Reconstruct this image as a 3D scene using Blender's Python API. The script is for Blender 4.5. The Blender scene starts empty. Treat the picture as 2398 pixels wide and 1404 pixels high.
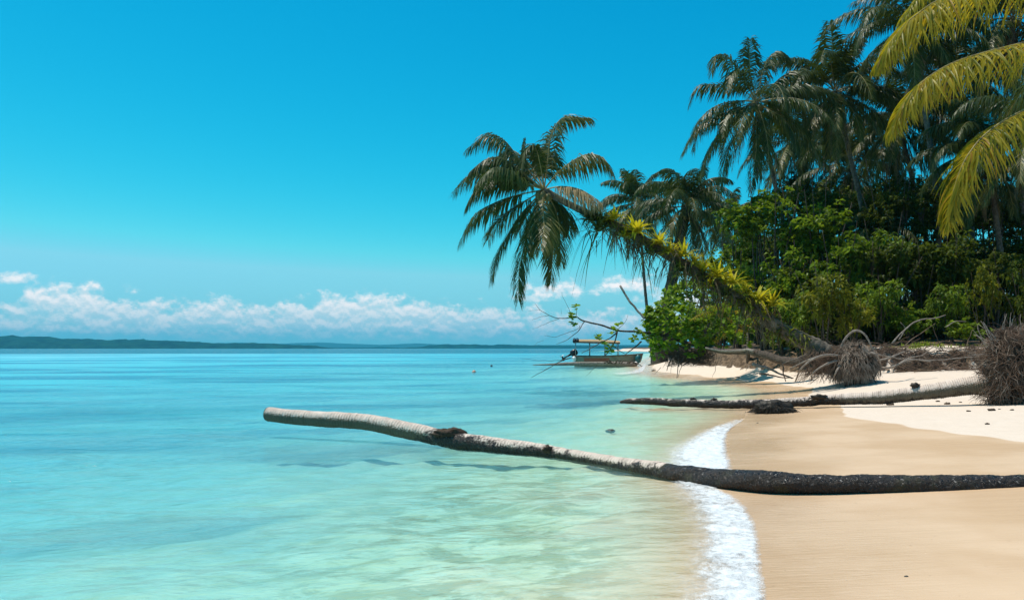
import bpy, math, random
import numpy as np
from mathutils import Vector, Matrix, noise
R = math.radians
scene = bpy.context.scene
COL = scene.collection

# ------------------------------------------------------------------ camera
F, CX, HY, EYE = 1865.0, 1199.0, 815.0, 1.5      # focal in photo pixels, centre column, horizon row, eye height
cam_d = bpy.data.cameras.new('camera'); cam = bpy.data.objects.new('camera', cam_d); COL.objects.link(cam)
cam.location = (0, 0, EYE); cam.rotation_euler = (R(90), 0, 0)
cam_d.sensor_width = 36; cam_d.lens = 28; cam_d.shift_y = 113 / 2398
cam_d.clip_start = 0.05; cam_d.clip_end = 40000
scene.camera = cam
cy = scene.cycles; cy.max_bounces = 7; cy.diffuse_bounces = 3; cy.glossy_bounces = 3; cy.transmission_bounces = 4; cy.transparent_max_bounces = 10

# ------------------------------------------------------------------ light
SUN = Vector((-0.30, 0.13, 0.945)).normalized()
sun_d = bpy.data.lights.new('sun', 'SUN'); sun_d.energy = 5.0; sun_d.angle = R(0.53); sun_d.color = (1.0, 0.925, 0.81)
sun = bpy.data.objects.new('sun', sun_d); COL.objects.link(sun)
sun.rotation_euler = SUN.to_track_quat('Z', 'Y').to_euler(); sun.location = (-20, 10, 60)
scene.view_settings.view_transform = 'Standard'; scene.view_settings.look = 'None'
scene.view_settings.exposure = 0.0; scene.view_settings.gamma = 1.0

class NT:
    """small node-tree writer"""
    def __init__(s, tree): s.t = tree; s.n = tree.nodes; s.l = tree.links; s.n.clear()
    def set(s, sock, v):
        if isinstance(v, bpy.types.NodeSocket): s.l.new(v, sock)
        elif v is not None:
            if hasattr(sock.default_value, '__len__') and not hasattr(v, '__len__'): v = (v,) * len(sock.default_value)
            if hasattr(sock.default_value, '__len__') and len(sock.default_value) == 4 and len(v) == 3: v = (*v, 1)
            sock.default_value = v
    def node(s, typ, ins=None, out=0, **props):
        n = s.n.new(typ)
        for k, v in props.items(): setattr(n, k, v)
        for k, v in (ins or {}).items(): s.set(n.inputs[k], v)
        return n if out is None else n.outputs[out]
    def m(s, op, a, b=None, c=None, clamp=False):
        i = {0: a}
        if b is not None: i[1] = b
        if c is not None: i[2] = c
        return s.node('ShaderNodeMath', i, operation=op, use_clamp=clamp)
    def vm(s, op, a, b=None, out=0):
        i = {0: a}
        if b is not None: i[1] = b
        return s.node('ShaderNodeVectorMath', i, out, operation=op)
    def mix(s, f, a, b, blend='MIX'):
        return s.node('ShaderNodeMix', {0: f, 6: a, 7: b}, 2, data_type='RGBA', blend_type=blend)
    def noise(s, vec, scale, detail=4, rough=0.55, dist=0.0, out=0):
        return s.node('ShaderNodeTexNoise', {'Vector': vec, 'Scale': scale, 'Detail': detail, 'Roughness': rough, 'Distortion': dist}, out)
    def ss(s, lo, hi, v):
        return s.node('ShaderNodeMapRange', {0: v, 1: lo, 2: hi, 3: 0.0, 4: 1.0}, interpolation_type='SMOOTHSTEP')
    def lin(s, v, a, b, c, d):
        return s.node('ShaderNodeMapRange', {0: v, 1: a, 2: b, 3: c, 4: d})
    def attr(s, name, out='Fac'): return s.node('ShaderNodeAttribute', None, out, attribute_name=name)
    def ramp(s, f, stops):
        n = s.n.new('ShaderNodeValToRGB'); e = n.color_ramp.elements
        while len(e) < len(stops): e.new(0.5)
        for x, (p, c) in zip(e, stops): x.position = p; x.color = (*c, 1) if len(c) == 3 else c
        s.set(n.inputs[0], f); return n.outputs[0]
    def scalev(s, vec, xyz): return s.vm('MULTIPLY', vec, xyz)

# ------------------------------------------------------------------ sky (world)
world = bpy.data.worlds.new('World'); scene.world = world; world.use_nodes = True
w = NT(world.node_tree)
sky = w.node('ShaderNodeTexSky', sky_type='NISHITA', sun_disc=False, sun_elevation=math.asin(SUN.z),
             sun_rotation=math.atan2(SUN.x, SUN.y), altitude=0, air_density=1.0, dust_density=0.35, ozone_density=2.2)
sep = w.node('ShaderNodeSeparateColor', {0: sky}, None)
def chan(i, g, k): return w.m('MULTIPLY', w.m('POWER', w.m('MULTIPLY', sep.outputs[i], 0.1), g), k)
SKYC = [(5.0, 19.0), (1.12, 1.52), (0.75, 1.21)]       # per channel: contrast, gain (the film's cyan rendering of the blue)
blue = w.node('ShaderNodeCombineColor', {i: w.m('MINIMUM', chan(i, *SKYC[i]), (0.27, 0.75, 0.92)[i]) for i in range(3)})
d = w.node('ShaderNodeTexCoord', None, 'Generated')
sx = w.node('ShaderNodeSeparateXYZ', {0: d}, None)
az = w.m('ARCTAN2', sx.outputs[0], sx.outputs[1]); el = w.m('ARCSINE', sx.outputs[2])
# cloud bank: its top height follows the compass direction; puffs come from noise
crv = w.n.new('ShaderNodeFloatCurve'); cm = crv.mapping.curves[0]
def azp(px): return 0.5 + math.atan((px - CX) / F) / (2 * math.pi)
prof = [(-400, 95), (0, 95), (60, 110), (120, 138), (200, 138), (260, 124), (340, 112), (420, 108), (520, 112), (600, 108), (700, 114), (760, 118), (820, 134),
        (880, 122), (930, 132), (980, 114), (1080, 104), (1200, 96), (1320, 92), (1500, 95), (2000, 105), (2600, 120)]
pts = [(0.0, 100), (0.2, 125), (0.33, 95)] + [(azp(p), h) for p, h in prof] + [(0.72, 130), (0.85, 95), (1.0, 100)]
while len(cm.points) < len(pts): cm.points.new(0.5, 0.5)
for q, (x, y) in zip(cm.points, pts): q.location = (x, y / 200.0)
crv.mapping.update()
w.set(crv.inputs['Value'], w.m('ADD', w.m('DIVIDE', az, 2 * math.pi), 0.5))
topy = w.m('MULTIPLY', crv.outputs[0], 190.0 / F)                # radians above horizon
cv = w.node('ShaderNodeCombineXYZ', {0: w.m('MULTIPLY', az, 1.0), 1: w.m('MULTIPLY', el, 1.35), 2: 3.7})
def cloudn(vec, s, seed=0.0, det=7, ro=0.6):
    return w.noise(w.vm('ADD', vec, (seed, seed * 0.7, seed * 1.3)), s, det, ro, 0.0)
n1 = cloudn(cv, 46); n2 = cloudn(w.vm('ADD', cv, (0.0004, 0.0065, 0)), 46)
big = cloudn(cv, 13, 2.2, 3, 0.5)
edge = w.m('ADD', w.m('DIVIDE', w.m('SUBTRACT', topy, el), 0.016), w.m('MULTIPLY', w.m('SUBTRACT', n1, 0.5), 4.4))
body = w.ss(-0.3, 0.95, edge)
base_f = w.ss(0.006, 0.030, w.m('ADD', el, w.m('MULTIPLY', w.m('SUBTRACT', n1, 0.5), 0.030)))      # ragged, thinning base
gaps = w.ss(0.30, 0.52, w.m('ADD', w.m('MULTIPLY', n1, 0.55), w.m('MULTIPLY', big, 0.5)))
band = w.m('MULTIPLY', w.m('MULTIPLY', body, w.m('ADD', w.m('MULTIPLY', base_f, 0.75), w.m('MULTIPLY', w.ss(0.004, 0.03, el), 0.22))), w.m('ADD', 0.35, w.m('MULTIPLY', gaps, 0.6)))
# small detached cumulus a little higher
def puff(px, py, rx, ry, k):
    a0 = math.atan((px - CX) / F); e0 = math.atan((HY - py) / math.hypot(F, px - CX))
    u = w.m('DIVIDE', w.m('SUBTRACT', az, a0), rx / F); v = w.m('DIVIDE', w.m('SUBTRACT', el, e0), ry / F)
    v = w.m('MULTIPLY', v, w.m('ADD', 1.0, w.m('MULTIPLY', w.m('LESS_THAN', v, 0.0), 0.7)))
    r = w.m('SQRT', w.m('ADD', w.m('MULTIPLY', u, u), w.m('MULTIPLY', v, v)))
    return w.m('MULTIPLY', w.ss(-0.2, 0.9, w.m('ADD', w.m('SUBTRACT', 0.75, r), w.m('MULTIPLY', w.m('SUBTRACT', n1, 0.5), 3.4))), k)
pf = puff(1305, 684, 95, 34, 0.95)
for a in [(1460, 668, 85, 34, 0.95), (28, 654, 46, 20, 0.85), (-190, 640, 120, 40, 0.9), (2700, 640, 150, 50, 0.9), (1230, 700, 70, 16, 0.6), (1400, 745, 110, 20, 0.5), (1600, 700, 120, 40, 0.8)]:
    pf = w.m('MAXIMUM', pf, puff(*a))
dens = w.m('MULTIPLY', w.m('MAXIMUM', band, pf, clamp=True), 1.0)
lit = w.ss(-0.10, 0.13, w.m('SUBTRACT', n1, n2))
high = w.ss(0.030, 0.062, el)
lit = w.m('ADD', w.m('MULTIPLY', lit, 0.55), w.m('MULTIPLY', high, 0.45))
ccol = w.mix(lit, (0.52, 0.78, 0.87), (1.22, 1.12, 1.08))
hz = w.mix(w.m('MULTIPLY', w.ss(0.10, 0.0, el), 0.6), blue, (0.30, 0.71, 0.86))   # damp sea air low down
skyc = w.mix(dens, hz, ccol)
bg = w.node('ShaderNodeBackground', {'Color': skyc, 'Strength': 1.0})
w.node('ShaderNodeOutputWorld', {0: bg}, None)
SKY_GAIN = 1.0

# ------------------------------------------------------------------ helpers
rng = np.random.default_rng(7); random.seed(7)
def P(px, py, Y): return Vector(((px - CX) / F * Y, Y, EYE + (HY - py) / F * Y))     # photo position at a chosen distance
def G(px, py, z=0.0): Y = (EYE - z) * F / (py - HY); return Vector(((px - CX) / F * Y, Y, z))
def obj(name, me, mats=None, parent=None, **props):
    if isinstance(me, bpy.types.Mesh) and mats is not None and not me.materials:
        for m in (mats if isinstance(mats, (list, tuple)) else [mats]): me.materials.append(m)
    o = bpy.data.objects.new(name, me); COL.objects.link(o)
    if parent: o.parent = parent
    for k, v in props.items(): o[k] = v
    return o
def thing(name, label, category, loc=(0, 0, 0), group=None, rz=0.0, scale=None):
    o = bpy.data.objects.new(name, None); COL.objects.link(o); o.empty_display_size = 0.2
    o.location = loc; o.rotation_euler = (0, 0, rz); o['label'] = label; o['category'] = category
    if scale: o.scale = scale
    if group: o['group'] = group
    return o
class MB:
    """mesh collector with per-vertex float attributes"""
    def __init__(s): s.v = []; s.f = []; s.a = {}; s.mi = []; s.cur = 0
    def add(s, vs, fs, **at):
        b = len(s.v); s.v.extend([tuple(x) for x in vs]); s.f.extend([tuple(b + i for i in f) for f in fs]); s.mi.extend([s.cur] * len(fs))
        for k, x in at.items():
            l = s.a.setdefault(k, []); l.extend([0.0] * (b - len(l)))
            l.extend(list(x) if hasattr(x, '__len__') else [float(x)] * len(vs))
        return b
    def mesh(s, name, smooth=True, off=(0, 0, 0)):
        me = bpy.data.meshes.new(name); o = Vector(off)
        me.from_pydata([(x - o.x, y - o.y, z - o.z) for x, y, z in s.v], [], s.f)
        for k, l in s.a.items():
            l.extend([0.0] * (len(s.v) - len(l)))
            at = me.attributes.new(k, 'FLOAT', 'POINT'); at.data.foreach_set('value', np.array(l, dtype=np.float32))
        if smooth: me.polygons.foreach_set('use_smooth', np.ones(len(s.f), dtype=bool))
        if any(s.mi): me.polygons.foreach_set('material_index', np.array(s.mi, dtype=np.int32))
        me.update(); return me
def fb(p, oct=3): return noise.fractal(p, 0.7, 2.0, oct)
def cat(pts, n):
    """Catmull-Rom through points (any dimension) -> n samples"""
    A = np.array(pts, float); A = np.vstack([2 * A[0] - A[1], A, 2 * A[-1] - A[-2]]); k = len(A) - 3
    t = np.linspace(0, k - 1e-9, n); i = t.astype(int); u = (t - i)[:, None]
    a, b, c, e = A[i], A[i + 1], A[i + 2], A[i + 3]
    return 0.5 * (2 * b + (c - a) * u + (2 * a - 5 * b + 4 * c - e) * u**2 + (3 * b - a - 3 * c + e) * u**3)
def frame(T, up=Vector((0, 0, 1))):
    S = T.cross(up)
    if S.length < 0.05: S = T.cross(Vector((0.3, 1, 0)))
    S.normalize(); return S, S.cross(T).normalized()
def tube(mb, path, radii, sides=8, rf=None, cap=True, **at):
    """tube along a path; rf(i, angle) scales the radius; stores t (0..1 along)"""
    n = len(path); path = [Vector(p) for p in path]; vs = []; ts = []; S = None
    for i, p in enumerate(path):
        T = (path[min(i + 1, n - 1)] - path[max(i - 1, 0)]).normalized()
        if S is None: S, U = frame(T)
        else:
            S = (S - T * S.dot(T)).normalized(); U = S.cross(T).normalized()
        r = radii[i] if hasattr(radii, '__len__') else radii
        for k in range(sides):
            a = 2 * math.pi * k / sides; rr = r * (rf(i, a, p) if rf else 1)
            vs.append(p + S * (math.cos(a) * rr) + U * (math.sin(a) * rr)); ts.append(i / max(1, n - 1))
    fs = [(i * sides + k, i * sides + (k + 1) % sides, (i + 1) * sides + (k + 1) % sides, (i + 1) * sides + k) for i in range(n - 1) for k in range(sides)]
    if cap:
        fs.append(tuple(range(sides - 1, -1, -1))); fs.append(tuple((n - 1) * sides + k for k in range(sides)))
    return mb.add(vs, fs, t=ts, **at)
def bez(P0, P1, P2, P3, n):
    out = []
    for i in range(n):
        t = i / (n - 1); s = 1 - t
        out.append(P0 * s**3 + P1 * (3 * s * s * t) + P2 * (3 * s * t * t) + P3 * t**3)
    return out

# ------------------------------------------------------------------ materials
def new_mat(name): m = bpy.data.materials.new(name); m.use_nodes = True; return m, NT(m.node_tree)
def finish(nt, sh, disp=None):
    o = nt.node('ShaderNodeOutputMaterial', {'Surface': sh}, None)
    return o
def bump(nt, h, dist=0.02, strength=1.0, normal=None):
    return nt.node('ShaderNodeBump', {'Height': h, 'Distance': dist, 'Strength': strength, 'Normal': normal} if normal else {'Height': h, 'Distance': dist, 'Strength': strength})
def pbsdf(nt, col, rough=0.7, spec=0.4, normal=None, **k):
    i = {'Base Color': col, 'Roughness': rough, 'Specular IOR Level': spec}
    if normal: i['Normal'] = normal
    i.update(k); return nt.node('ShaderNodeBsdfPrincipled', i)
def leaf_mat(name, c0, c1, trans=0.35, gloss=0.45, yellow=None, spec=0.16):
    m, t = new_mat(name)
    tint = t.attr('tint'); rnd = t.node('ShaderNodeObjectInfo', None, 'Random')
    f = t.m('ADD', t.m('MULTIPLY', tint, 0.75), t.m('MULTIPLY', rnd, 0.25))
    c = t.mix(f, c0, c1)
    if yellow: c = t.mix(t.m('MULTIPLY', t.ss(0.88, 1.0, tint), 0.8), c, yellow)
    geo = t.node('ShaderNodeNewGeometry', None, 'Position')
    c = t.mix(t.m('MULTIPLY', t.noise(geo, 5.0, 2), 0.5), c, t.mix(1.0, c, (0.55, 0.6, 0.5), 'MULTIPLY'))
    a = pbsdf(t, c, gloss + 0.10, spec)
    tr = t.node('ShaderNodeBsdfTranslucent', {'Color': t.mix(1.0, c, (1.25, 1.2, 0.55), 'MULTIPLY')})
    finish(t, t.node('ShaderNodeMixShader', {0: trans, 1: a, 2: tr})); return m
M = {}
M['frond'] = leaf_mat('palm_green', (0.026, 0.046, 0.010), (0.11, 0.135, 0.028), 0.36, 0.32, (0.24, 0.20, 0.06), 0.32)
M['frond_dry'] = leaf_mat('palm_dry', (0.20, 0.14, 0.075), (0.42, 0.31, 0.17), 0.25, 0.7)
M['frond_yellow'] = leaf_mat('palm_yellow', (0.11, 0.14, 0.015), (0.56, 0.41, 0.035), 0.45, 0.3, (0.34, 0.18, 0.05))
M['brom'] = leaf_mat('bromeliad_green', (0.18, 0.21, 0.015), (0.62, 0.52, 0.03), 0.45, 0.4)
M['brom_dark'] = leaf_mat('bromeliad_dark', (0.035, 0.06, 0.02), (0.10, 0.13, 0.03), 0.3, 0.45)
M['epiphyte'] = leaf_mat('epiphyte_leaf', (0.035, 0.06, 0.012), (0.30, 0.30, 0.03), 0.42, 0.4)
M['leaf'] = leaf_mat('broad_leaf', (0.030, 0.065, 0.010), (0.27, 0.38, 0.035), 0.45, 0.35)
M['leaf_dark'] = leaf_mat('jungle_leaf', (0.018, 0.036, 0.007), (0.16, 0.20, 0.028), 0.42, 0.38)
M['leaf_yellow'] = leaf_mat('yellow_leaf', (0.045, 0.075, 0.012), (0.36, 0.34, 0.03), 0.45, 0.4)
M['leaf_bright'] = leaf_mat('sea_leaf', (0.07, 0.14, 0.014), (0.26, 0.38, 0.035), 0.45, 0.32)
M['grass'] = leaf_mat('grass_blade', (0.08, 0.15, 0.01), (0.28, 0.34, 0.03), 0.4, 0.5)
M['grey_thatch'] = leaf_mat('dead_leaf_grey', (0.05, 0.036, 0.02), (0.19, 0.135, 0.08), 0.12, 0.85)

def bark_mat(name, c0, c1, scale=8.0, rough=0.85, ring=0.0):
    m, t = new_mat(name); geo = t.node('ShaderNodeNewGeometry', None, 'Position')
    n = t.noise(geo, scale, 6, 0.65); n2 = t.noise(t.scalev(geo, (1, 1, 0.25)), scale * 5, 4, 0.6)
    c = t.mix(t.ss(0.3, 0.7, n), c0, c1); c = t.mix(t.m('MULTIPLY', t.ss(0.4, 0.75, n2), 0.5), c, tuple(x * 0.45 for x in c0))
    finish(t, pbsdf(t, c, rough, 0.25, bump(t, t.m('ADD', n, n2), 0.02, 0.7))); return m
M['palm_bark'] = bark_mat('palm_bark', (0.075, 0.058, 0.042), (0.20, 0.165, 0.125))
M['dark_bark'] = bark_mat('vine_clad_bark', (0.025, 0.022, 0.015), (0.075, 0.065, 0.04))
M['grey_wood'] = bark_mat('grey_driftwood', (0.16, 0.125, 0.10), (0.36, 0.30, 0.25), 10)
M['brown_wood'] = bark_mat('brown_branch', (0.045, 0.032, 0.024), (0.13, 0.095, 0.07), 12)
M['root_grey'] = bark_mat('root_fibre_grey', (0.13, 0.085, 0.055), (0.50, 0.40, 0.32), 3)
M['root_brown'] = bark_mat('root_fibre_brown', (0.06, 0.038, 0.026), (0.25, 0.165, 0.115), 3)
M['root_core'] = bark_mat('root_core', (0.022, 0.014, 0.009), (0.10, 0.064, 0.042), 6)
M['weed_dark'] = bark_mat('wet_weed', (0.012, 0.010, 0.007), (0.06, 0.045, 0.03), 6, 0.5)

# trunk lying in the surf: bleached outer end, black wet inner end
m, t = new_mat('washed_trunk'); geo = t.node('ShaderNodeNewGeometry', None, 'Position'); tt = t.attr('t'); up = t.attr('lift')
nA = t.noise(geo, 7.0, 6, 0.7); nB = t.noise(geo, 38.0, 5, 0.7); ring = t.attr('ring')
pale = t.mix(t.ss(0.3, 0.75, nA), (0.74, 0.60, 0.50), (0.50, 0.39, 0.32))
pale = t.mix(t.m('MULTIPLY', ring, 0.75), pale, (0.17, 0.115, 0.075)); pale = t.mix(t.m('MULTIPLY', t.ss(0.58, 0.70, t.noise(geo, 22, 5, 0.7)), 0.6), pale, (0.13, 0.09, 0.06))
alg_shade = t.mix(nB, (0.025, 0.024, 0.012), (0.075, 0.065, 0.034))
f_alg_shade = t.ss(0.42, 0.60, t.m('ADD', t.m('SUBTRACT', 0.64, t.m('MULTIPLY', up, 0.46)), t.m('MULTIPLY', t.m('SUBTRACT', nB, 0.5), 0.75)))  # algae plus underside shade, both painted into the colour of the lower half
c = t.mix(t.m('MULTIPLY', f_alg_shade, 0.9), pale, alg_shade)
blk = t.mix(t.ss(0.45, 0.75, nB), (0.010, 0.006, 0.004), (0.055, 0.030, 0.018))
blk = t.mix(t.m('MULTIPLY', t.ss(0.55, 0.68, t.noise(geo, 3.1, 4, 0.6)), 0.5), blk, (0.05, 0.045, 0.012))
blk = t.mix(t.m('MULTIPLY', t.ss(0.64, 0.74, t.noise(geo, 14, 5, 0.7)), 0.4), blk, (0.09, 0.085, 0.07))
blk = t.mix(t.m('MULTIPLY', t.m('MULTIPLY', t.ss(0.645, 0.69, t.noise(geo, 30, 3, 0.55)), t.ss(-0.1, 0.6, up)), 0.8), blk, (0.42, 0.37, 0.33))  # pale top-side flecks: wet glints painted into the bark colour
wetn = t.m('ADD', t.attr('wetness'), t.m('ADD', t.m('MULTIPLY', t.m('SUBTRACT', nA, 0.5), 1.25), t.m('MULTIPLY', t.m('SUBTRACT', nB, 0.5), 0.7)))
f_b = t.ss(0.42, 0.58, wetn); blk = t.mix(t.m('MULTIPLY', t.ss(0.60, 0.70, t.noise(t.scalev(geo, (1.6, 1, 1)), 11, 5, 0.75)), t.lin(t.attr('wetness'), 0.6, 1.1, 0.85, 0.35)), blk, (0.34, 0.26, 0.21)); c = t.mix(f_b, c, blk)
hh = t.m('ADD', t.m('MULTIPLY', nB, 0.6), t.m('MULTIPLY', nA, 0.5))
finish(t, pbsdf(t, c, t.lin(f_b, 0, 1, 0.85, t.lin(t.noise(geo, 20, 4, 0.6), 0.35, 0.65, 0.10, 0.7)), t.lin(f_b, 0, 1, 0.25, 0.42), bump(t, hh, t.lin(f_b, 0, 1, 0.02, 0.04), 1.0))); M['log'] = m

def plain(name, col, rough=0.6, var=0.25, metal=0.0, scale=3.0):
    m, t = new_mat(name); geo = t.node('ShaderNodeTexCoord', None, 'Object')
    n = t.noise(geo, scale, 5, 0.65)
    c = t.mix(t.ss(0.35, 0.75, n), col, tuple(x * (1 - var) for x in col))
    finish(t, pbsdf(t, c, rough, 0.4, bump(t, n, 0.01, 0.3), Metallic=metal)); return m

# ------------------------------------------------------------------ terrain
SHORE = [(0.75, -60), (0.75, -4), (0.8, 0), (1.15, 3.2), (1.43, 4.75), (1.74, 5.89), (2.08, 7.27), (2.18, 8.35), (2.28, 9.17), (2.72, 10.2), (3.2, 11.9), (3.95, 14.7),
         (5.0, 17.2), (5.6, 19), (6.6, 21.5), (8.2, 25), (9.5, 30), (9.2, 36), (8.2, 43), (8.2, 50), (9.6, 60), (12, 74), (18, 105), (33, 180), (60, 300), (200, 700), (1500, 1500), (9000, 3500)]
BANK = [(40, -60), (32, 5), (28, 18), (23, 26.5), (18, 28.6), (14.6, 28.2), (12.9, 29), (12.2, 33), (11.6, 38), (11.0, 44), (11.4, 52), (13.2, 63), (17, 80), (25, 110), (42, 180), (72, 300), (215, 700), (1520, 1480), (9000, 3400)]
SH = cat(SHORE, 130); BK = cat(BANK, 90)
def sdist(poly, X, Y):
    """signed distance, positive on the land side (to the right of the line)"""
    if X.size < 4:
        p0, p1 = poly[:-1], poly[1:]; dd = p1 - p0; L2 = (dd ** 2).sum(1) + 1e-12; o = []
        for x, y in zip(X.ravel(), Y.ravel()):
            rx, ry = x - p0[:, 0], y - p0[:, 1]; u = np.minimum(1, np.maximum(0, (rx * dd[:, 0] + ry * dd[:, 1]) / L2))
            d2 = (rx - u * dd[:, 0]) ** 2 + (ry - u * dd[:, 1]) ** 2; k = int(np.argmin(d2))
            o.append(math.sqrt(d2[k]) * (1 if dd[k, 0] * ry[k] - dd[k, 1] * rx[k] < 0 else -1))
        return np.array(o).reshape(X.shape)
    best = np.full(X.shape, 1e18); sgn = np.ones(X.shape)
    for (x0, y0), (x1, y1) in zip(poly[:-1], poly[1:]):
        dx, dy = x1 - x0, y1 - y0; L2 = dx * dx + dy * dy + 1e-12
        u = np.clip(((X - x0) * dx + (Y - y0) * dy) / L2, 0, 1)
        ex, ey = X - (x0 + u * dx), Y - (y0 + u * dy); d2 = ex * ex + ey * ey
        cr = dx * (Y - y0) - dy * (X - x0)
        b = d2 < best; best = np.where(b, d2, best); sgn = np.where(b, np.where(cr < 0, 1.0, -1.0), sgn)
    return np.sqrt(best) * sgn
def sst(a, b, x): u = np.clip((x - a) / (b - a), 0, 1); return u * u * (3 - 2 * u)
def wob(X, Y, k, seed=0.0):
    return (np.sin(X * k * 1.3 + Y * k * 0.7 + seed) + np.sin(-X * k * 0.8 + Y * k * 1.7 + seed * 2.1 + 1.7 * np.sin(X * k * 0.6)) + np.sin(X * k * 2.3 - Y * k * 1.9 + seed * 0.7)) / 3
def height(X, Y):
    s = sdist(SH, X, Y)
    t = sdist(BK, X, Y) + 0.35 * wob(X, Y, 1.6, 3) + 0.15 * wob(X, Y, 4.5, 1)
    land = 0.05 * np.minimum(s, 6) + 0.012 * np.clip(s - 6, 0, 8)
    land = np.where(s < 0, 0, land) + 0.42 * sst(-7, 0, t) * sst(0.2, 3.2, s) + 0.80 * sst(0, 0.8, t) + 0.35 * sst(0.8, 7, t)
    land = land + 0.025 * wob(X, Y, 0.9, 2) * sst(1.5, 4, s) + 0.05 * wob(X, Y, 2.2, 5) * sst(-0.5, 1.0, t)
    q = -s
    sea = -0.062 * np.minimum(q, 8) - 0.035 * np.clip(q - 8, 0, 25) - 0.012 * np.clip(q - 33, 0, 60) - 6 * sst(150, 420, q)
    bar = np.exp(-(((Y - (20.4 - 0.18 * (X - 2.9))) / 1.0) ** 2)) * sst(1.5, 3.5, X) * sst(0, 1.2, q)
    sea = sea * (1 - 0.75 * bar) + sst(0.6, 2.0, q) * sst(60, 30, q) * (0.05 * wob(X, Y, 2.1, 1) + 0.03 * wob(X, Y, 5.3, 2))
    return np.where(s > 0, land, sea), s, t
def hz_at(x, y): return float(height(np.array([x], float), np.array([y], float))[0][0])

def axis(lo, hi, c, d0, k):
    """grid lines: spacing d0 at c growing in proportion to distance"""
    out = [c]; x = c
    while x < hi: x += max(d0, k * abs(x - c)); out.append(min(x, hi))
    x = c; a = []
    while x > lo: x -= max(d0, k * abs(x - c)); a.append(max(x, lo))
    return np.array(a[::-1] + out)
def grid_mesh(name, xs, ys, zf, attrs):
    X, Y = np.meshgrid(xs, ys); nx, ny = len(xs), len(ys)
    Z, at = zf(X, Y)
    me = bpy.data.meshes.new(name); nv = nx * ny
    me.vertices.add(nv); me.vertices.foreach_set('co', np.stack([X, Y, Z], -1).reshape(-1).astype(np.float32))
    i = (np.arange(ny - 1)[:, None] * nx + np.arange(nx - 1)[None]).reshape(-1)
    q = np.stack([i, i + 1, i + 1 + nx, i + nx], -1).reshape(-1).astype(np.int32); nf = len(i)
    me.loops.add(nf * 4); me.loops.foreach_set('vertex_index', q)
    me.polygons.add(nf); me.polygons.foreach_set('loop_start', np.arange(nf, dtype=np.int32) * 4)
    me.polygons.foreach_set('use_smooth', np.ones(nf, dtype=bool))
    me.update(calc_edges=True)
    for k in attrs: a = me.attributes.new(k, 'FLOAT', 'POINT'); a.data.foreach_set('value', at[k].reshape(-1).astype(np.float32))
    return me

# sand: one sheet, sea floor to jungle floor
m, t = new_mat('sand'); geo = t.node('ShaderNodeNewGeometry', None, 'Position')
wet = t.attr('wet'); soil = t.attr('soil'); deep = t.attr('depth')
nf = t.noise(geo, 60, 5, 0.7); nm = t.noise(geo, 3.0, 5, 0.6); nl = t.noise(geo, 0.5, 4, 0.55)
streak = t.noise(t.scalev(geo, (0.5, 4.0, 1)), 2.2, 5, 0.65)
dry = t.mix(nm, (0.76, 0.63, 0.52), (0.67, 0.54, 0.43)); dry = t.mix(t.m('MULTIPLY', t.ss(0.62, 0.72, nf), 0.5), dry, (0.34, 0.26, 0.18))
wetc = t.mix(t.ss(0.3, 0.7, streak), (0.63, 0.42, 0.25), (0.54, 0.35, 0.20)); wetc = t.mix(t.m('MULTIPLY', t.ss(0.40, 0.62, nl), 0.7), wetc, (0.72, 0.51, 0.335))
fw = t.ss(0.40, 0.60, t.m('ADD', wet, t.m('MULTIPLY', t.m('SUBTRACT', nl, 0.5), 0.25)))
c = t.mix(fw, dry, wetc)
c = t.mix(t.m('MULTIPLY', t.ss(0.35, 0.65, t.noise(geo, 240, 3, 0.7)), t.lin(fw, 0, 1, 0.22, 0.12)), c, (0.34, 0.24, 0.15))
speck = t.ss(0.70, 0.76, t.noise(geo, 21, 2, 0.5)); c = t.mix(t.m('MULTIPLY', speck, 0.25), c, (0.16, 0.11, 0.07))
bed = t.mix(t.ss(0.3, 0.7, nm), (0.80, 0.78, 0.62), (0.68, 0.67, 0.48))
wn = t.noise(t.scalev(geo, (0.8, 1.5, 0)), 1.7, 7, 0.74, 0.35); weed_w = t.attr('weed')
fweed = t.m('MULTIPLY', weed_w, t.ss(0.46, 0.57, wn))
weedc = t.mix(t.noise(geo, 9, 4), (0.16, 0.17, 0.05), (0.36, 0.30, 0.12))
bed = t.mix(t.m('MULTIPLY', fweed, 0.6), bed, weedc)
gb = t.noise(t.scalev(geo, (0.30, 1.0, 0)), 0.10, 5, 0.62, 0.3); gb2 = t.noise(t.scalev(geo, (0.5, 1.0, 0)), 0.42, 5, 0.65, 0.4); grs = t.m('MAXIMUM', t.ss(0.47, 0.57, gb), t.ss(0.60, 0.68, gb2)); bed = t.mix(t.m('MULTIPLY', grs, t.m('MULTIPLY', t.ss(0.18, 0.4, deep), 0.75)), bed, (0.10, 0.22, 0.22))
c = t.mix(t.ss(0.0, 0.10, deep), c, bed)
soilc = t.mix(t.ss(0.35, 0.65, t.noise(geo, 5, 6, 0.7)), (0.05, 0.035, 0.022), (0.20, 0.135, 0.085))
c = t.mix(t.ss(0.4, 0.6, t.m('ADD', soil, t.m('MULTIPLY', t.m('SUBTRACT', t.noise(geo, 2.4, 5, 0.65), 0.5), 0.6))), c, soilc)
rip = t.noise(t.scalev(geo, (1.2, 9.0, 1)), 3.0, 4, 0.6, 0.4)
b0 = bump(t, t.m('ADD', t.m('MULTIPLY', nm, 1.0), t.m('MULTIPLY', nf, 0.10)), 0.035, t.lin(fw, 0, 1, 1.0, 0.12))
b1 = bump(t, rip, t.m('ADD', t.lin(deep, 0.02, 0.2, 0.008, 0.05), t.m('MULTIPLY', t.attr('sheen'), 0.012)), t.lin(fw, 0, 1, 0.0, 0.55), b0)
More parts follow.
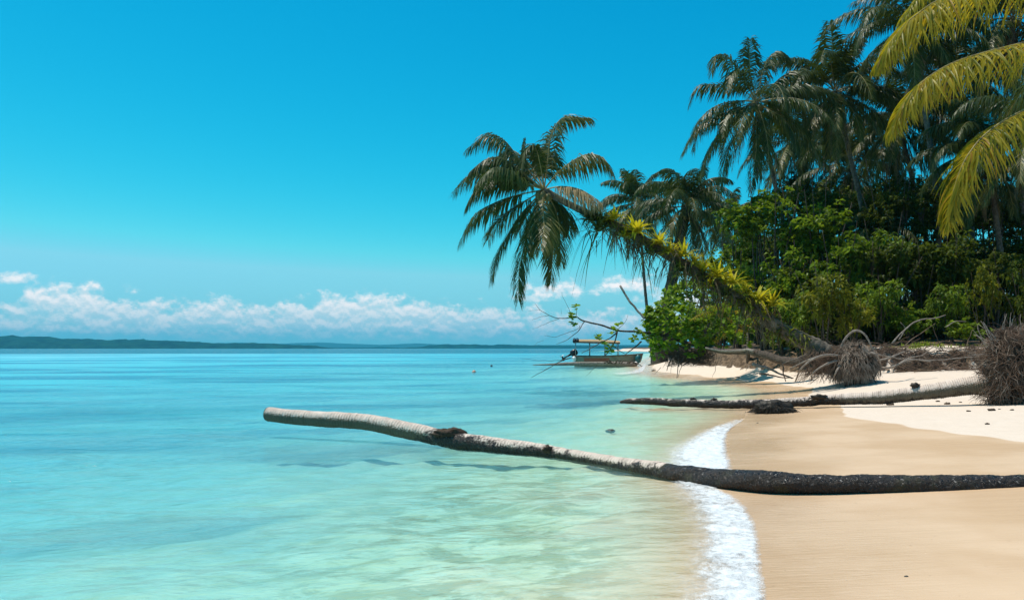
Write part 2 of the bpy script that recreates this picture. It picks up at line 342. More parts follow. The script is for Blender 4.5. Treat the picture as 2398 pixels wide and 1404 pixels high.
finish(t, pbsdf(t, c, t.lin(fw, 0, 1, 0.95, t.m('SUBTRACT', t.lin(streak, 0.3, 0.7, 0.36, 0.58), t.m('MULTIPLY', t.attr('sheen'), 0.26))), t.lin(fw, 0, 1, 0.15, 0.45), b1)); M['sand'] = m

def sand_z(X, Y):
    Z, s, tb = height(X, Y)
    wl = np.interp(Y, [0, 9, 11.5, 13.5, 16.5, 20, 25, 40, 60, 110, 300], [5.5, 4.7, 4.0, 3.1, 2.2, 1.8, 1.1, 0.9, 1.0, 2, 3]) + 0.25 * wob(X, Y, 0.7, 4) + 0.1 * wob(X, Y, 2.9, 2)
    wet = 1 - sst(-0.25, 0.25, s - wl)
    weed = sst(4.2, 1.2, np.hypot((X - 0.6) / 1.0, (Y - 6.8) / 1.6)) * sst(0.1, 0.9, -s)
    return Z, dict(sheen=sst(1.7, 0.2, s + 0.3 * wob(X, Y, 1.3, 6)) * (s > 0), wet=wet, soil=np.clip(sst(-0.35, 0.15, tb) * (1 - (0.55 + 0.35 * wob(X, Y, 2.6, 3)) * sst(0.25, 0.5, tb) * sst(3.0, 2.0, tb) * sst(12.5, 13.5, X) * (Y < 40)), 0, 1), depth=np.maximum(-Z, 0), weed=weed)
xs = axis(-12000, 12000, 4.0, 0.11, 0.03); ys = axis(-60, 12000, 9.0, 0.13, 0.022)
o = obj('beach_sand', grid_mesh('beach_sand', xs, ys, sand_z, ['wet', 'soil', 'depth', 'weed', 'sheen']), M['sand'], kind='structure', label='sandy beach, jungle floor and pale sea bed')

# water
m, t = new_mat('sea_water'); geo = t.node('ShaderNodeNewGeometry', None, 'Position'); deep = t.attr('depth'); far = t.attr('far')
flat = t.scalev(geo, (1, 1, 0))
r1 = t.noise(t.scalev(flat, (0.55, 1.25, 1)), 5.5, 4, 0.55, 0.5); r2 = t.noise(t.scalev(flat, (0.45, 1.1, 1)), 1.5, 4, 0.55, 0.4); r3 = t.noise(t.scalev(flat, (0.45, 1, 1)), 0.62, 4, 0.6, 0.3)
rot = t.node('ShaderNodeVectorRotate', {'Vector': flat, 'Angle': R(-24)}, rotation_type='Z_AXIS'); r0 = t.noise(t.scalev(rot, (0.35, 1.3, 1)), 13, 3, 0.55, 0.5)
r1 = t.noise(t.scalev(rot, (0.4, 1.25, 1)), 5.0, 4, 0.55, 0.6)
h = t.m('ADD', t.m('ADD', t.m('ADD', t.m('MULTIPLY', r0, 0.017), t.m('MULTIPLY', r1, 0.036)), t.m('MULTIPLY', r2, 0.085)), t.m('MULTIPLY', r3, 0.22))
calm = t.lin(deep, 0.0, 0.30, 0.45, 1.0)
def crest(v): return t.m('SUBTRACT', 1.0, t.m('ABSOLUTE', t.m('SUBTRACT', t.m('MULTIPLY', v, 2.0), 1.0)))     # peaked little waves
q1 = t.noise(t.scalev(rot, (0.7, 1.0, 1)), 1.9, 2, 0.5, 1.2); q2 = t.noise(t.scalev(flat, (0.9, 1.1, 1)), 5.0, 2, 0.5, 0.8)
hd = t.m('ADD', t.m('ADD', t.m('MULTIPLY', crest(q1), 0.085), t.m('MULTIPLY', crest(q2), 0.028)), t.m('ADD', t.m('MULTIPLY', r2, 0.06), t.m('MULTIPLY', r3, 0.62)))
nrm = bump(t, t.m('ADD', h, t.m('MULTIPLY', hd, 0.35)), 0.62, calm); nrd = bump(t, t.m('ADD', hd, t.m('MULTIPLY', r1, 0.03)), 1.7, calm)
band = t.noise(t.scalev(flat, (0.30, 1.0, 1)), 0.10, 5, 0.62, 0.3); band2 = t.noise(t.scalev(flat, (0.3, 1.0, 1)), 0.35, 4, 0.6, 0.2)
c = t.ramp(t.m('DIVIDE', deep, 2.6), [(0.0, (0.36, 0.56, 0.36)), (0.10, (0.26, 0.60, 0.58)), (0.24, (0.17, 0.67, 0.80)), (0.48, (0.11, 0.74, 0.86)), (0.75, (0.14, 0.69, 0.80)), (1.0, (0.34, 0.77, 0.84))])
dk = t.m('MULTIPLY', t.ss(0.47, 0.57, t.m('ADD', t.m('MULTIPLY', band, 0.75), t.m('MULTIPLY', band2, 0.25))), t.ss(0.2, 0.7, deep))
c = t.mix(t.m('MULTIPLY', dk, 0.75), c, (0.012, 0.24, 0.42))
c = t.mix(far, c, (0.0, 0.15, 0.22))
bodyf = t.ramp(t.m('DIVIDE', deep, 2.0), [(0.0, (0.02,) * 3), (0.08, (0.16,) * 3), (0.2, (0.34,) * 3), (0.55, (0.62,) * 3), (1.0, (0.92,) * 3)])
tint = t.ramp(t.m('DIVIDE', deep, 2.0), [(0.0, (1, 1, 1)), (0.07, (0.77, 0.95, 0.91)), (0.18, (0.56, 0.90, 0.97)), (0.35, (0.40, 0.90, 0.98)), (1.0, (0.2, 0.78, 0.92))])
sub = t.node('ShaderNodeMixShader', {0: bodyf, 1: t.node('ShaderNodeBsdfTransparent', {'Color': tint}), 2: t.node('ShaderNodeBsdfDiffuse', {'Color': c, 'Normal': nrd})})
fr = t.node('ShaderNodeFresnel', {'IOR': 1.333, 'Normal': nrm})
gl = t.node('ShaderNodeBsdfGlossy', {'Color': (0.95, 0.98, 1), 'Roughness': 0.12, 'Normal': nrm})
finish(t, t.node('ShaderNodeMixShader', {0: t.m('MINIMUM', fr, 0.4), 1: sub, 2: gl})); M['water'] = m
def water_z(X, Y):
    Z, s, tb = height(X, Y)
    far = sst(205, 265, Y + 60 * np.clip((-X) / 400, -1, 1.2))
    return np.zeros(X.shape) + 0.0, dict(depth=np.clip(-Z, 0, 3), far=far)
xs = axis(-12000, 12000, 2.0, 0.3, 0.035); ys = axis(-60, 12000, 9.0, 0.3, 0.025)
obj('sea_water', grid_mesh('sea_water', xs, ys, water_z, ['depth', 'far']), M['water'], kind='structure', label='clear turquoise sea with small ripples')

# foam of the breaking ripple along the wet sand
m, t = new_mat('foam'); geo = t.node('ShaderNodeNewGeometry', None, 'Position'); v = t.attr('v'); th = t.attr('thick')
vo = t.node('ShaderNodeTexVoronoi', {'Vector': t.vm('ADD', geo, t.vm('SCALE', t.noise(geo, 9, 3, 0.6, 0, 1), None)), 'Scale': 20.0}, 'Distance', feature='DISTANCE_TO_EDGE')
nz = t.noise(geo, 16, 6, 0.7); nb = t.noise(geo, 4.5, 4, 0.6)
lace = t.ss(0.11, 0.015, vo)
a = t.m('ADD', t.m('ADD', th, t.m('MULTIPLY', lace, 0.5)), t.m('ADD', t.m('MULTIPLY', t.m('SUBTRACT', nz, 0.5), 1.1), t.m('MULTIPLY', t.m('SUBTRACT', nb, 0.5), 1.1)))
al = t.m('MULTIPLY', t.ss(0.36, 1.05, a), 0.95)
fc = t.mix(t.ss(0.3, 0.7, nz), (0.62, 0.65, 0.66), (0.82, 0.82, 0.81))
fs = pbsdf(t, fc, 0.55, 0.3, bump(t, t.noise(geo, 45, 4, 0.7), 0.012, 0.8))
finish(t, t.node('ShaderNodeMixShader', {0: al, 1: t.node('ShaderNodeBsdfTransparent'), 2: fs})); M['foam'] = m
def foam(name, left, right, thick, label, lift=0.03, n=420, k=36):
    A = cat([tuple(G(*p)) for p in left], n); B = cat([tuple(G(*p)) for p in right], n); T = cat([(x,) for x in thick], n)
    mb = MB(); vs = []; vv = []; tt = []
    ground = height(np.linspace(A[:, 0], B[:, 0], k).T, np.linspace(A[:, 1], B[:, 1], k).T)[0]
    for i in range(n):
        for j in range(k):
            u = j / (k - 1); x = A[i, 0] * (1 - u) + B[i, 0] * u; y = A[i, 1] * (1 - u) + B[i, 1] * u
            prof = (math.sin(math.pi * min(1, max(0, u))) ** 0.6) * (0.35 + 0.65 * u)
            lump = 0.5 + 0.9 * fb(Vector((x * 6, y * 6, 1.5)), 4)
            z = max(0.006, ground[i, j] + 0.006) + prof * lift * max(0.1, lump)
            vs.append((x, y, z)); vv.append(u)
            e = min(max(0, u - 0.02) / 0.60, (1 - u) / 0.13, 1); e = e * e * (3 - 2 * e) if u < 0.6 else e; tt.append(float(T[i, 0]) * 1.0 * e - 0.12 * (1 - e) - (0.5 * max(0, 1 - (1 - u) / 0.06)))
    fs = [(i * k + j, i * k + j + 1, (i + 1) * k + j + 1, (i + 1) * k + j) for i in range(n - 1) for j in range(k - 1)]
    mb.add(vs, fs, v=vv, thick=tt)
    obj(name, mb.mesh(name), M['foam'], kind='stuff', label=label)
foam('surf_foam', [(1400, 1560), (1500, 1440), (1540, 1390), (1560, 1330), (1580, 1270), (1575, 1210), (1550, 1160), (1540, 1128)],
     [(1860, 1560), (1812, 1440), (1806, 1390), (1796, 1330), (1788, 1270), (1770, 1210), (1728, 1165), (1650, 1128)],
     [1.0, 0.95, 0.9, 0.85, 0.9, 0.85, 0.8, 0.6], 'white lacy foam edge in front of the fallen trunk', 0.028)
foam('surf_foam', [(1480, 1110), (1505, 1080), (1525, 1050), (1575, 1030), (1635, 1005), (1710, 985)],
     [(1725, 1105), (1722, 1085), (1712, 1060), (1708, 1035), (1712, 1010), (1745, 984)],
     [1.0, 1.05, 1.05, 1.0, 0.8, 0.4], 'white foam on the sand edge behind the fallen trunk', 0.04, 300)
foam('surf_foam', [(1425, 872), (1465, 868), (1490, 860), (1500, 852)], [(1455, 877), (1500, 873), (1512, 863), (1515, 853)], [0.45, 0.6, 0.7, 0.6], 'thin white foam on the beach beside the moored boat', 0.02, 80, 24)

# ------------------------------------------------------------------ far land
m, t = new_mat('far_forest'); geo = t.node('ShaderNodeNewGeometry', None, 'Position')
n = t.noise(geo, 0.02, 6, 0.7)
finish(t, pbsdf(t, t.mix(t.ss(0.35, 0.7, n), (0.003, 0.026, 0.028), (0.012, 0.07, 0.05)), 0.9, 0.1, bump(t, n, 8.0, 0.8))); M['far_forest'] = m
m, t = new_mat('far_hill'); geo = t.node('ShaderNodeNewGeometry', None, 'Position')
finish(t, pbsdf(t, t.mix(t.noise(geo, 0.004, 5, 0.6), (0.03, 0.07, 0.06), (0.05, 0.10, 0.07)), 0.9, 0.1)); M['far_hill'] = m
def ridge(name, Y, prof, depth, mat, label, rough=0.18, n=700, step=9, lump=0.012):
    """a long low island: ridge line heights by photo column, with real width front to back"""
    pxs = np.linspace(prof[0][0], prof[-1][0], n); hs = np.interp(pxs, [p for p, _ in prof], [h for _, h in prof]) / F * Y
    vs = []; k = step
    for j in range(k):
        u = j / (k - 1); sh = math.sin(math.pi * u) ** 0.55
        for i in range(n):
            x = (pxs[i] - CX) / F * Y; y = Y + depth * (u - 0.15)
            q = fb(Vector((x * lump, y * lump, 3.0)), 5)
            vs.append((x, y, hs[i] * sh * (1 + rough * q) + (2.2 * rough / 0.18 * abs(q) if 0 < j < k - 1 and hs[i] > 3 else 0) - (2.0 if j in (0, k - 1) else 0)))
    fs = [(j * n + i, j * n + i + 1, (j + 1) * n + i + 1, (j + 1) * n + i) for j in range(k - 1) for i in range(n - 1)]
    mb = MB(); mb.add(vs, fs); obj(name, mb.mesh(name), mat, kind='structure', label=label)
ridge('far_island', 3300, [(-1500, 26), (-700, 34), (-300, 33), (0, 29), (60, 27), (110, 22), (250, 21), (330, 19), (430, 15), (480, 12), (560, 14), (640, 10), (700, 7), (722, 4), (735, 0)], 500, M['far_forest'], 'low dark wooded island on the left horizon')
ridge('far_island', 4300, [(930, 0), (950, 3), (985, 4), (1000, 7), (1040, 9.5), (1100, 9), (1200, 8), (1300, 7.5), (1420, 6), (1700, 8), (2500, 10), (4200, 12)], 500, M['far_forest'], 'thin low wooded shore on the horizon behind the boat')
ridge('far_island', 5200, [(730, 0), (745, 2.0), (860, 3.0), (880, 4), (920, 2.5), (955, 0)], 400, M['far_forest'], 'faint sliver of land between the two islands', 0.1)
ridge('far_hill', 10000, [(-1600, 14.0), (-600, 18.6), (100, 12.1), (300, 14.0), (430, 9.3), (470, 13.0), (540, 14.4), (600, 10.2), (660, 12.5), (720, 14.0), (800, 12.1), (880, 9.3), (960, 12.1), (1040, 8.4), (1200, 7.4), (1600, 10.2), (2600, 15.8), (4200, 14.0)], 1300, M['far_hill'], 'pale blue mainland hills behind the islands', 0.12, 600, 9, 0.0011)

# haze: even air over the whole bay
m = bpy.data.materials.new('sea_air'); m.use_nodes = True; t = NT(m.node_tree)
t.node('ShaderNodeOutputMaterial', {'Volume': t.node('ShaderNodeVolumePrincipled', {'Color': (0.03, 0.62, 0.92), 'Density': 0.00009, 'Anisotropy': 0.0})}, None)
mb = MB(); a, b, c0, e, f0, g = -12500, 12500, -200, 12400, -9, 235
mb.add([(a, c0, f0), (b, c0, f0), (b, e, f0), (a, e, f0), (a, c0, g), (b, c0, g), (b, e, g), (a, e, g)], [(0, 3, 2, 1), (4, 5, 6, 7), (0, 1, 5, 4), (1, 2, 6, 5), (2, 3, 7, 6), (3, 0, 4, 7)])
HAZE = obj('haze', mb.mesh('haze', False), m, kind='stuff', label='thin blue sea haze over the bay')

# ------------------------------------------------------------------ palm fronds
def leaflet(mb, base, dirv, L, wid, droop, side_axis, tint, segs=3):
    vs = []; fs = []
    for i in range(segs + 1):
        u = i / segs
        if i: p = p + (dirv + Vector((0, 0, -droop * 2.6 * (u - 0.5 / segs)))).normalized() * (L / segs)
        else: p = base.copy()
        wv = wid * (0.6 + 0.9 * u if u < 0.5 else 2.0 * (1 - u)) if i < segs else 0
        if i == segs: vs.append(p)
        else: vs.append(p - side_axis * wv); vs.append(p + side_axis * wv)
    for i in range(segs - 1): fs.append((2 * i, 2 * i + 1, 2 * i + 3, 2 * i + 2))
    fs.append((2 * segs - 2, 2 * segs - 1, 2 * segs))
    mb.add(vs, fs, tint=tint)
def frond_mesh(name, path, leaf=0.85, n=62, wid=0.022, droop=0.55, seed=0, tint=0.5, dry=0.0, r0=0.028, separate=None, start=0.14, ragged=0.12, off=(0, 0, 0)):
    """path: rachis points; two rows of leaflets that hang with their own weight"""
    rg = random.Random(seed); mb = MB(); n_p = len(path)
    mb.cur = 1; tube(mb, path, [r0 * (1 - 0.85 * i / (n_p - 1)) for i in range(n_p)], 5, tint=0.75); mb.cur = 0
    acc = [0]
    for a, b in zip(path[:-1], path[1:]): acc.append(acc[-1] + (b - a).length)
    tot = acc[-1]
    for sd in (-1, 1):
        for i in range(n):
            t = start + (1 - start) * (i + rg.random() * 0.5) / n; s = t * tot; j = 0
            while j < n_p - 2 and acc[j + 1] < s: j += 1
            p = path[j].lerp(path[j + 1], min(1, (s - acc[j]) / max(1e-6, acc[j + 1] - acc[j])))
            T = (path[min(j + 2, n_p - 1)] - path[max(j - 1, 0)]).normalized(); S, U = frame(T)
            if rg.random() < ragged * 0.5: continue
            prof = min(1, 0.45 + 2.2 * (t - start)) * (1 - 0.62 * max(0, (t - 0.45) / 0.55) ** 1.4)
            L = leaf * prof * rg.uniform(0.82, 1.1); lean = 0.30 + 0.70 * t + rg.uniform(-0.12, 0.12)
            dv = (S * (sd * math.cos(lean)) + T * math.sin(lean) + U * rg.uniform(-0.05, 0.3)).normalized()
            ax = T * 0.75 + dv.cross(U).normalized() * 0.35 + S * (0.3 * rg.uniform(-1, 1))
            dr = droop * rg.uniform(0.6, 1.5) * (1 if rg.random() > ragged else 1.8)
            leaflet(mb if separate is None else separate(), p, dv, L, wid * (0.7 + 0.6 * prof), dr, ax.normalized(), min(1, max(0, tint + rg.uniform(-0.35, 0.3) + dry * rg.random())))
    return mb.mesh(name, False, off)
M['rachis'] = bark_mat('leaf_stalk', (0.16, 0.12, 0.045), (0.34, 0.27, 0.10), 4, 0.5)
FM = [M['frond'], M['rachis']]; FD = [M['frond_dry'], M['palm_bark']]
def arch(e0, L, bend, n=14):
    """local rachis: leaves at elevation e0, curves down by bend radians over its length"""
    p = Vector((0, 0, 0)); out = [p.copy()]; a = e0
    for i in range(n - 1):
        a = e0 - bend * ((i + 1) / (n - 1)) ** 1.35
        p = p + Vector((math.cos(a), 0, math.sin(a))) * (L / (n - 1)); out.append(p.copy())
    return out
VAR = []
for i, (e, L, bd) in enumerate([(82, 3.0, 0.9), (72, 3.8, 1.5), (60, 4.3, 1.7), (48, 4.6, 1.8), (34, 4.7, 1.8), (20, 4.7, 1.6), (6, 4.6, 1.35), (-12, 4.4, 1.05), (-32, 4.2, 0.75), (-55, 4.0, 0.45)]):
    vs_ = []
    for s_ in range(2):
        me = frond_mesh('frond', arch(R(e), L * (1 - 0.07 * s_), bd * (1 + 0.12 * s_)), 1.15, 100, 0.026, 0.75 + 0.35 * s_, 100 + 10 * i + s_, 0.45 + (0.2 if i > 6 else 0), 0.25 if i > 6 else 0.05)
        for m_ in FM: me.materials.append(m_)
        vs_.append(me)
    VAR.append(vs_)
DRY = []
for i in range(3):
    me = frond_mesh('dead_frond', arch(R(-50 - 12 * i), 3.4, 0.55), 0.7, 46, 0.022, 1.3, 300 + i, 0.4, 0.2, ragged=0.35)
    for m_ in FD: me.materials.append(m_)
    DRY.append(me)
nutm = MB()
for k in range(9):
    pass
def lathe(mb, prof, seg=10, **at):
    vs = [(r * math.cos(2 * math.pi * k / seg), r * math.sin(2 * math.pi * k / seg), z) for r, z in prof for k in range(seg)]
    fs = [(i * seg + k, i * seg + (k + 1) % seg, (i + 1) * seg + (k + 1) % seg, (i + 1) * seg + k) for i in range(len(prof) - 1) for k in range(seg)]
    mb.add(vs, fs, **at)
lathe(nutm, [(0.001, -0.14), (0.06, -0.12), (0.10, -0.05), (0.105, 0.02), (0.08, 0.09), (0.03, 0.13), (0.001, 0.135)])
NUT = nutm.mesh('coconut'); NUT.materials.append(plain('coconut_husk', (0.17, 0.14, 0.04), 0.5, 0.4))
def trunk_mesh(name, pts, r0, r1, mat, n=None, sides=12, flare=1.5, off=(0, 0, 0)):
    path = [Vector(p) for p in cat([tuple(p) for p in pts], n or 70)]; N_ = len(path); mb = MB()
    rad = [(r0 + (r1 - r0) * (i / (N_ - 1)) ** 0.8) * (1 + (flare - 1) * max(0, 1 - i / (N_ * 0.07)) ** 2) * (1.07 if i % 3 == 0 else 0.98) for i in range(N_)]
    tube(mb, path, rad, sides, lambda i, a, p: 1 + 0.07 * noise.noise(p * 3 + Vector((math.cos(a), math.sin(a), 0))))
    me = mb.mesh(name, True, off); me.materials.append(mat); return me
def palm(label, crown, base, seed, scale=1.0, nf=24, dead=4, nuts=5, group='coconut palms rising over the jungle', bark=None, r=(0.17, 0.10), skip=None, dark=False):
    rg = random.Random(seed); crown = Vector(crown); base = Vector(base); root = thing('coconut_palm', label, 'palm tree', base, group)
    mid = base.lerp(crown, 0.45) + Vector((rg.uniform(-0.4, 0.4) + (base.x - crown.x) * 0.10, rg.uniform(-0.3, 0.3), 0))
    obj('trunk', trunk_mesh('trunk', [base - Vector((0, 0, 0.3)), base + (mid - base) * 0.5, mid, crown], r[0], r[1], bark or M['palm_bark'], off=base), None, root)
    c = crown - base; gold = 2.39996; a0 = rg.random() * 6.28
    for i in range(nf):
        q = i / (nf - 1); lvl = min(9, max(0, q * 9.2 + rg.uniform(-0.5, 0.5))); me = VAR[int(round(lvl)) if lvl < 9 else 9][rg.randrange(2)]
        az_ = a0 + i * gold + rg.uniform(-0.2, 0.2)
        if skip and skip(az_ % 6.283, lvl): continue
        o = obj('frond', me, None, root); o.location = c + Vector((0.07 * math.cos(az_), 0.07 * math.sin(az_), 0.25 - 0.45 * q)) * 1.0
        o.rotation_euler = (rg.uniform(-0.12, 0.12), 0, az_); k = scale * rg.uniform(0.88, 1.08); o.scale = (k, k, k)
    for i in range(dead):
        az_ = a0 + i * 2.1 + rg.random(); o = obj('dead_frond', DRY[rg.randrange(3)], None, root); o.location = c + Vector((0, 0, -0.25)); o.rotation_euler = (0, 0, az_); o.scale = (scale * 0.9,) * 3
    for i in range(nuts):
        az_ = rg.random() * 6.28; o = obj('coconut', NUT, None, root); o.location = c + Vector((0.24 * math.cos(az_), 0.24 * math.sin(az_), -0.32 - 0.2 * rg.random())); o.scale = (1.15 * scale,) * 3; o.rotation_euler = (rg.random(), rg.random(), 0)
    return root
def traced(root, off, C, pts, dY, seed, leaf, mats, name='frond', **kw):
    """a frond that passes near the given photo positions; pts = mid1, mid2, tip; dY the distance each lies nearer or farther"""
    Y0 = C.y; q = [C] + [P(px, py, Y0 + dY * u * 1.0) for (px, py), u in zip(pts, np.linspace(0.35, 1.0, len(pts)))]
    path = [Vector(p) for p in cat([tuple(p) for p in q], 16)]
    me = frond_mesh(name, path, leaf, seed=seed, off=off, **kw)
    o = obj(name, me, mats, root); return o

# ------------------------------------------------------------------ the leaning palm with bromeliads
LY = 27.5
TR = [(2010, 868), (1960, 838), (1905, 808), (1850, 783), (1790, 745), (1720, 697), (1640, 646), (1560, 594), (1480, 548), (1420, 519), (1360, 492), (1310, 466), (1274, 444)]
TRY = [26.6, 26.8, 27, 27.1, 27.2, 27.3, 27.4, 27.5, 27.5, 27.5, 27.5, 27.5, 27.5]
tp = [P(x, y, Y) for (x, y), Y in zip(TR, TRY)]
lean = thing('leaning_palm', 'coconut palm leaning far out over the water, trunk lined with bromeliads', 'palm tree', tp[0])
path = [Vector(p) for p in cat([tuple(p) for p in tp], 150)]; mb = MB()
rad = [np.interp(i / 149, [0, 0.1, 0.3, 0.6, 0.85, 1], [0.42, 0.30, 0.24, 0.17, 0.12, 0.11]) * (1.06 if i % 3 == 0 else 0.98) for i in range(150)]
tube(mb, path, rad, 14, lambda i, a, p: 1 + 0.12 * noise.noise(p * 4 + Vector((math.cos(a), math.sin(a), 0))))
obj('trunk', mb.mesh('trunk', True, tp[0]), M['palm_bark'], lean)
def Z1(x, y): return (1000 + x / 2.808, 230 + y / 2.808)
C = tp[-1]
FR = [([(790, 450), (815, 260), (890, 130), (1065, 130)], 0.6, 1), ([(880, 470), (1040, 372), (1160, 395), (1230, 515)], -1.0, 1), ([(890, 580), (1020, 605), (1150, 690)], -1.6, 2),
      ([(745, 440), (705, 310), (640, 360), (620, 470)], -0.9, 0), ([(620, 420), (510, 280), (400, 240), (270, 330)], 0.5, 0), ([(600, 470), (500, 395), (390, 400), (285, 480)], -0.8, 0),
      ([(560, 500), (420, 465), (290, 500), (180, 610)], 0.9, 0), ([(580, 540), (440, 540), (330, 590), (262, 705)], -0.5, 0), ([(580, 640), (440, 690), (310, 770), (215, 945)], 0.2, 0),
      ([(620, 760), (530, 900), (460, 1030), (425, 1190)], -0.4, 0), ([(680, 800), (640, 980), (605, 1140), (603, 1330)], -1.0, 0), ([(720, 740), (690, 880), (660, 1010)], -1.8, 0),
      ([(800, 760), (830, 920), (825, 1060), (812, 1215)], 0.6, 0), ([(840, 720), (870, 840), (875, 960), (882, 1075)], 1.4, 0), ([(850, 680), (905, 740), (930, 800), (935, 865)], 1.2, 0),
      ([(640, 680), (520, 760), (440, 840), (400, 930)], 1.2, 0), ([(640, 500), (632, 380), (640, 265)], 0.1, 0), ([(700, 470), (620, 380), (540, 340), (440, 400)], 1.7, 0),
      ([(760, 480), (770, 380), (740, 320), (760, 440)], 1.4, 0), ([(660, 560), (540, 470), (430, 460), (330, 560)], -1.6, 0), ([(700, 700), (640, 800), (600, 880)], 1.9, 0), ([(760, 700), (770, 860), (750, 1000)], -2.0, 1)]
for i, (pts, dy, kd) in enumerate(FR):
    mats = [[M['frond'], M['rachis']], [M['frond'], M['rachis']], [M['frond_dry'], M['rachis']]][kd]
    big_ = 0.62 if i == 16 else 1.0
    traced(lean, tp[0], C, [Z1(*p) for p in pts], dy, 500 + i, (1.12 if i not in (3, 16) else 0.55) * big_, mats, n=128, wid=0.021, start=0.2, droop=0.75 + 0.25 * (i % 3), tint=0.5 + 0.25 * (kd > 0), dry=0.2)
for i in range(7):
    o = obj('coconut', NUT, None, lean); a = i * 0.9; o.location = C - tp[0] + Vector((0.22 * math.cos(a), 0.22 * math.sin(a), -0.2 - 0.05 * i % 0.2)); o.scale = (1.1,) * 3
# fibrous root plate the palm was undermined from
def strands(mb, n, origin, make, r=(0.006, 0.014), segs=4, seed=0):
    rg = random.Random(seed)
    for i in range(n):
        path = make(rg); r0 = rg.uniform(*r)
        k = len(path); tube(mb, path, [r0 * (1 - 0.7 * j / (k - 1)) for j in range(k)], 3, cap=False, tint=rg.random())
def blob(mb, c, rx, ry, rz, seed=0, amp=0.25, fr=1.6, nu=26, nv=18):
    vs = []; c = Vector(c)
    for j in range(nv + 1):
        th = math.pi * j / nv
        for i in range(nu):
            ph = 2 * math.pi * i / nu; dv = Vector((math.sin(th) * math.cos(ph), math.sin(th) * math.sin(ph), math.cos(th)))
            k = 1 + amp * fb(dv * fr + Vector((seed * 3.1, seed, 0)), 4); vs.append(c + Vector((dv.x * rx, dv.y * ry, dv.z * rz)) * k)
    fs = [(j * nu + i, (j + 1) * nu + i, (j + 1) * nu + (i + 1) % nu, j * nu + (i + 1) % nu) for j in range(nv) for i in range(nu)]
    mb.add(vs, fs, tint=0.3)
rc = P(1998, 852, 26.0); mb = MB(); blob(mb, rc, 0.58, 0.54, 0.56, 3, 0.6, 2.4)
obj('root_core', mb.mesh('root_core', True, tp[0]), M['root_core'], lean)
mb = MB()
def mk_thatch(rg):
    a = rg.uniform(0, 6.28); th = rg.uniform(0.1, 2.5); dv = Vector((math.sin(th) * math.cos(a), math.sin(th) * math.sin(a) - 0.15, math.cos(th))).normalized()
    p = rc + Vector((dv.x * 0.66, dv.y * 0.60, dv.z * 0.60)); L = rg.uniform(0.12, 0.42); out = [p]
    v = (dv * 0.6 + Vector((rg.uniform(-0.6, 0.6), rg.uniform(-0.5, 0.3), -0.25))).normalized(); p = p + dv * rg.uniform(-0.08, 0.06)
    for j in range(4): v = (v + Vector((rg.uniform(-0.25, 0.25), rg.uniform(-.2, .2), -0.38))).normalized(); p = p + v * (L / 4); p.z = max(p.z, 0.25); out.append(p.copy())
    return out
strands(mb, 3000, rc, mk_thatch, (0.004, 0.011), seed=4)
obj('root_fringe', mb.mesh('root_fringe', True, tp[0]), M['root_grey'], lean, kind='stuff', label='grey thatch of fine palm roots')
mb = MB()
def mk_left(rg):
    p = P(rg.uniform(1890, 1985), rg.uniform(815, 850), rg.uniform(25.8, 27)); q = P(rg.uniform(1858, 1960), rg.uniform(872, 900), rg.uniform(25.6, 27)); q.z = max(q.z, 0.2)
    return [p, p.lerp(q, 0.35) + Vector((rg.uniform(-0.25, 0.1), rg.uniform(-0.2, 0.1), 0.12)), p.lerp(q, 0.7) + Vector((rg.uniform(-0.12, 0.1), 0, 0.02)), q]
strands(mb, 240, None, mk_left, (0.005, 0.014), seed=9)
obj('root_fringe', mb.mesh('root_fringe', True, tp[0]), M['root_brown'], lean, kind='stuff', label='brown tangle of hanging roots left of the root plate')
ROOTS = [[(1985, 835), (1925, 832), (1880, 858), (1863, 892)], [(1990, 838), (1940, 850), (1905, 872), (1900, 890)], [(1965, 838), (1975, 800), (1998, 775), (2022, 780), (2038, 806), (2048, 840), (2052, 868), (2045, 884)],
         [(2000, 850), (2040, 826), (2060, 845), (2062, 880)], [(1975, 845), (1958, 870), (1950, 893)], [(1960, 830), (1905, 838), (1850, 862)], [(2030, 850), (2080, 838), (2118, 822)], [(2035, 858), (2085, 860), (2130, 842), (2180, 846)]]
for i, rr in enumerate(ROOTS):
    pth = [Vector(p) for p in cat([tuple(P(x, y, 26.0 - 0.7 * math.sin(math.pi * j / (len(rr) - 1)) + 0.1 * (i % 3))) for j, (x, y) in enumerate(rr)], 22)]; mb = MB()
    tube(mb, pth, [0.045 * (1 - 0.6 * j / 21) for j in range(22)], 7, lambda i_, a, p: 1 + 0.25 * noise.noise(p * 9)); obj('root', mb.mesh('root', True, tp[0]), M['grey_wood'], lean)

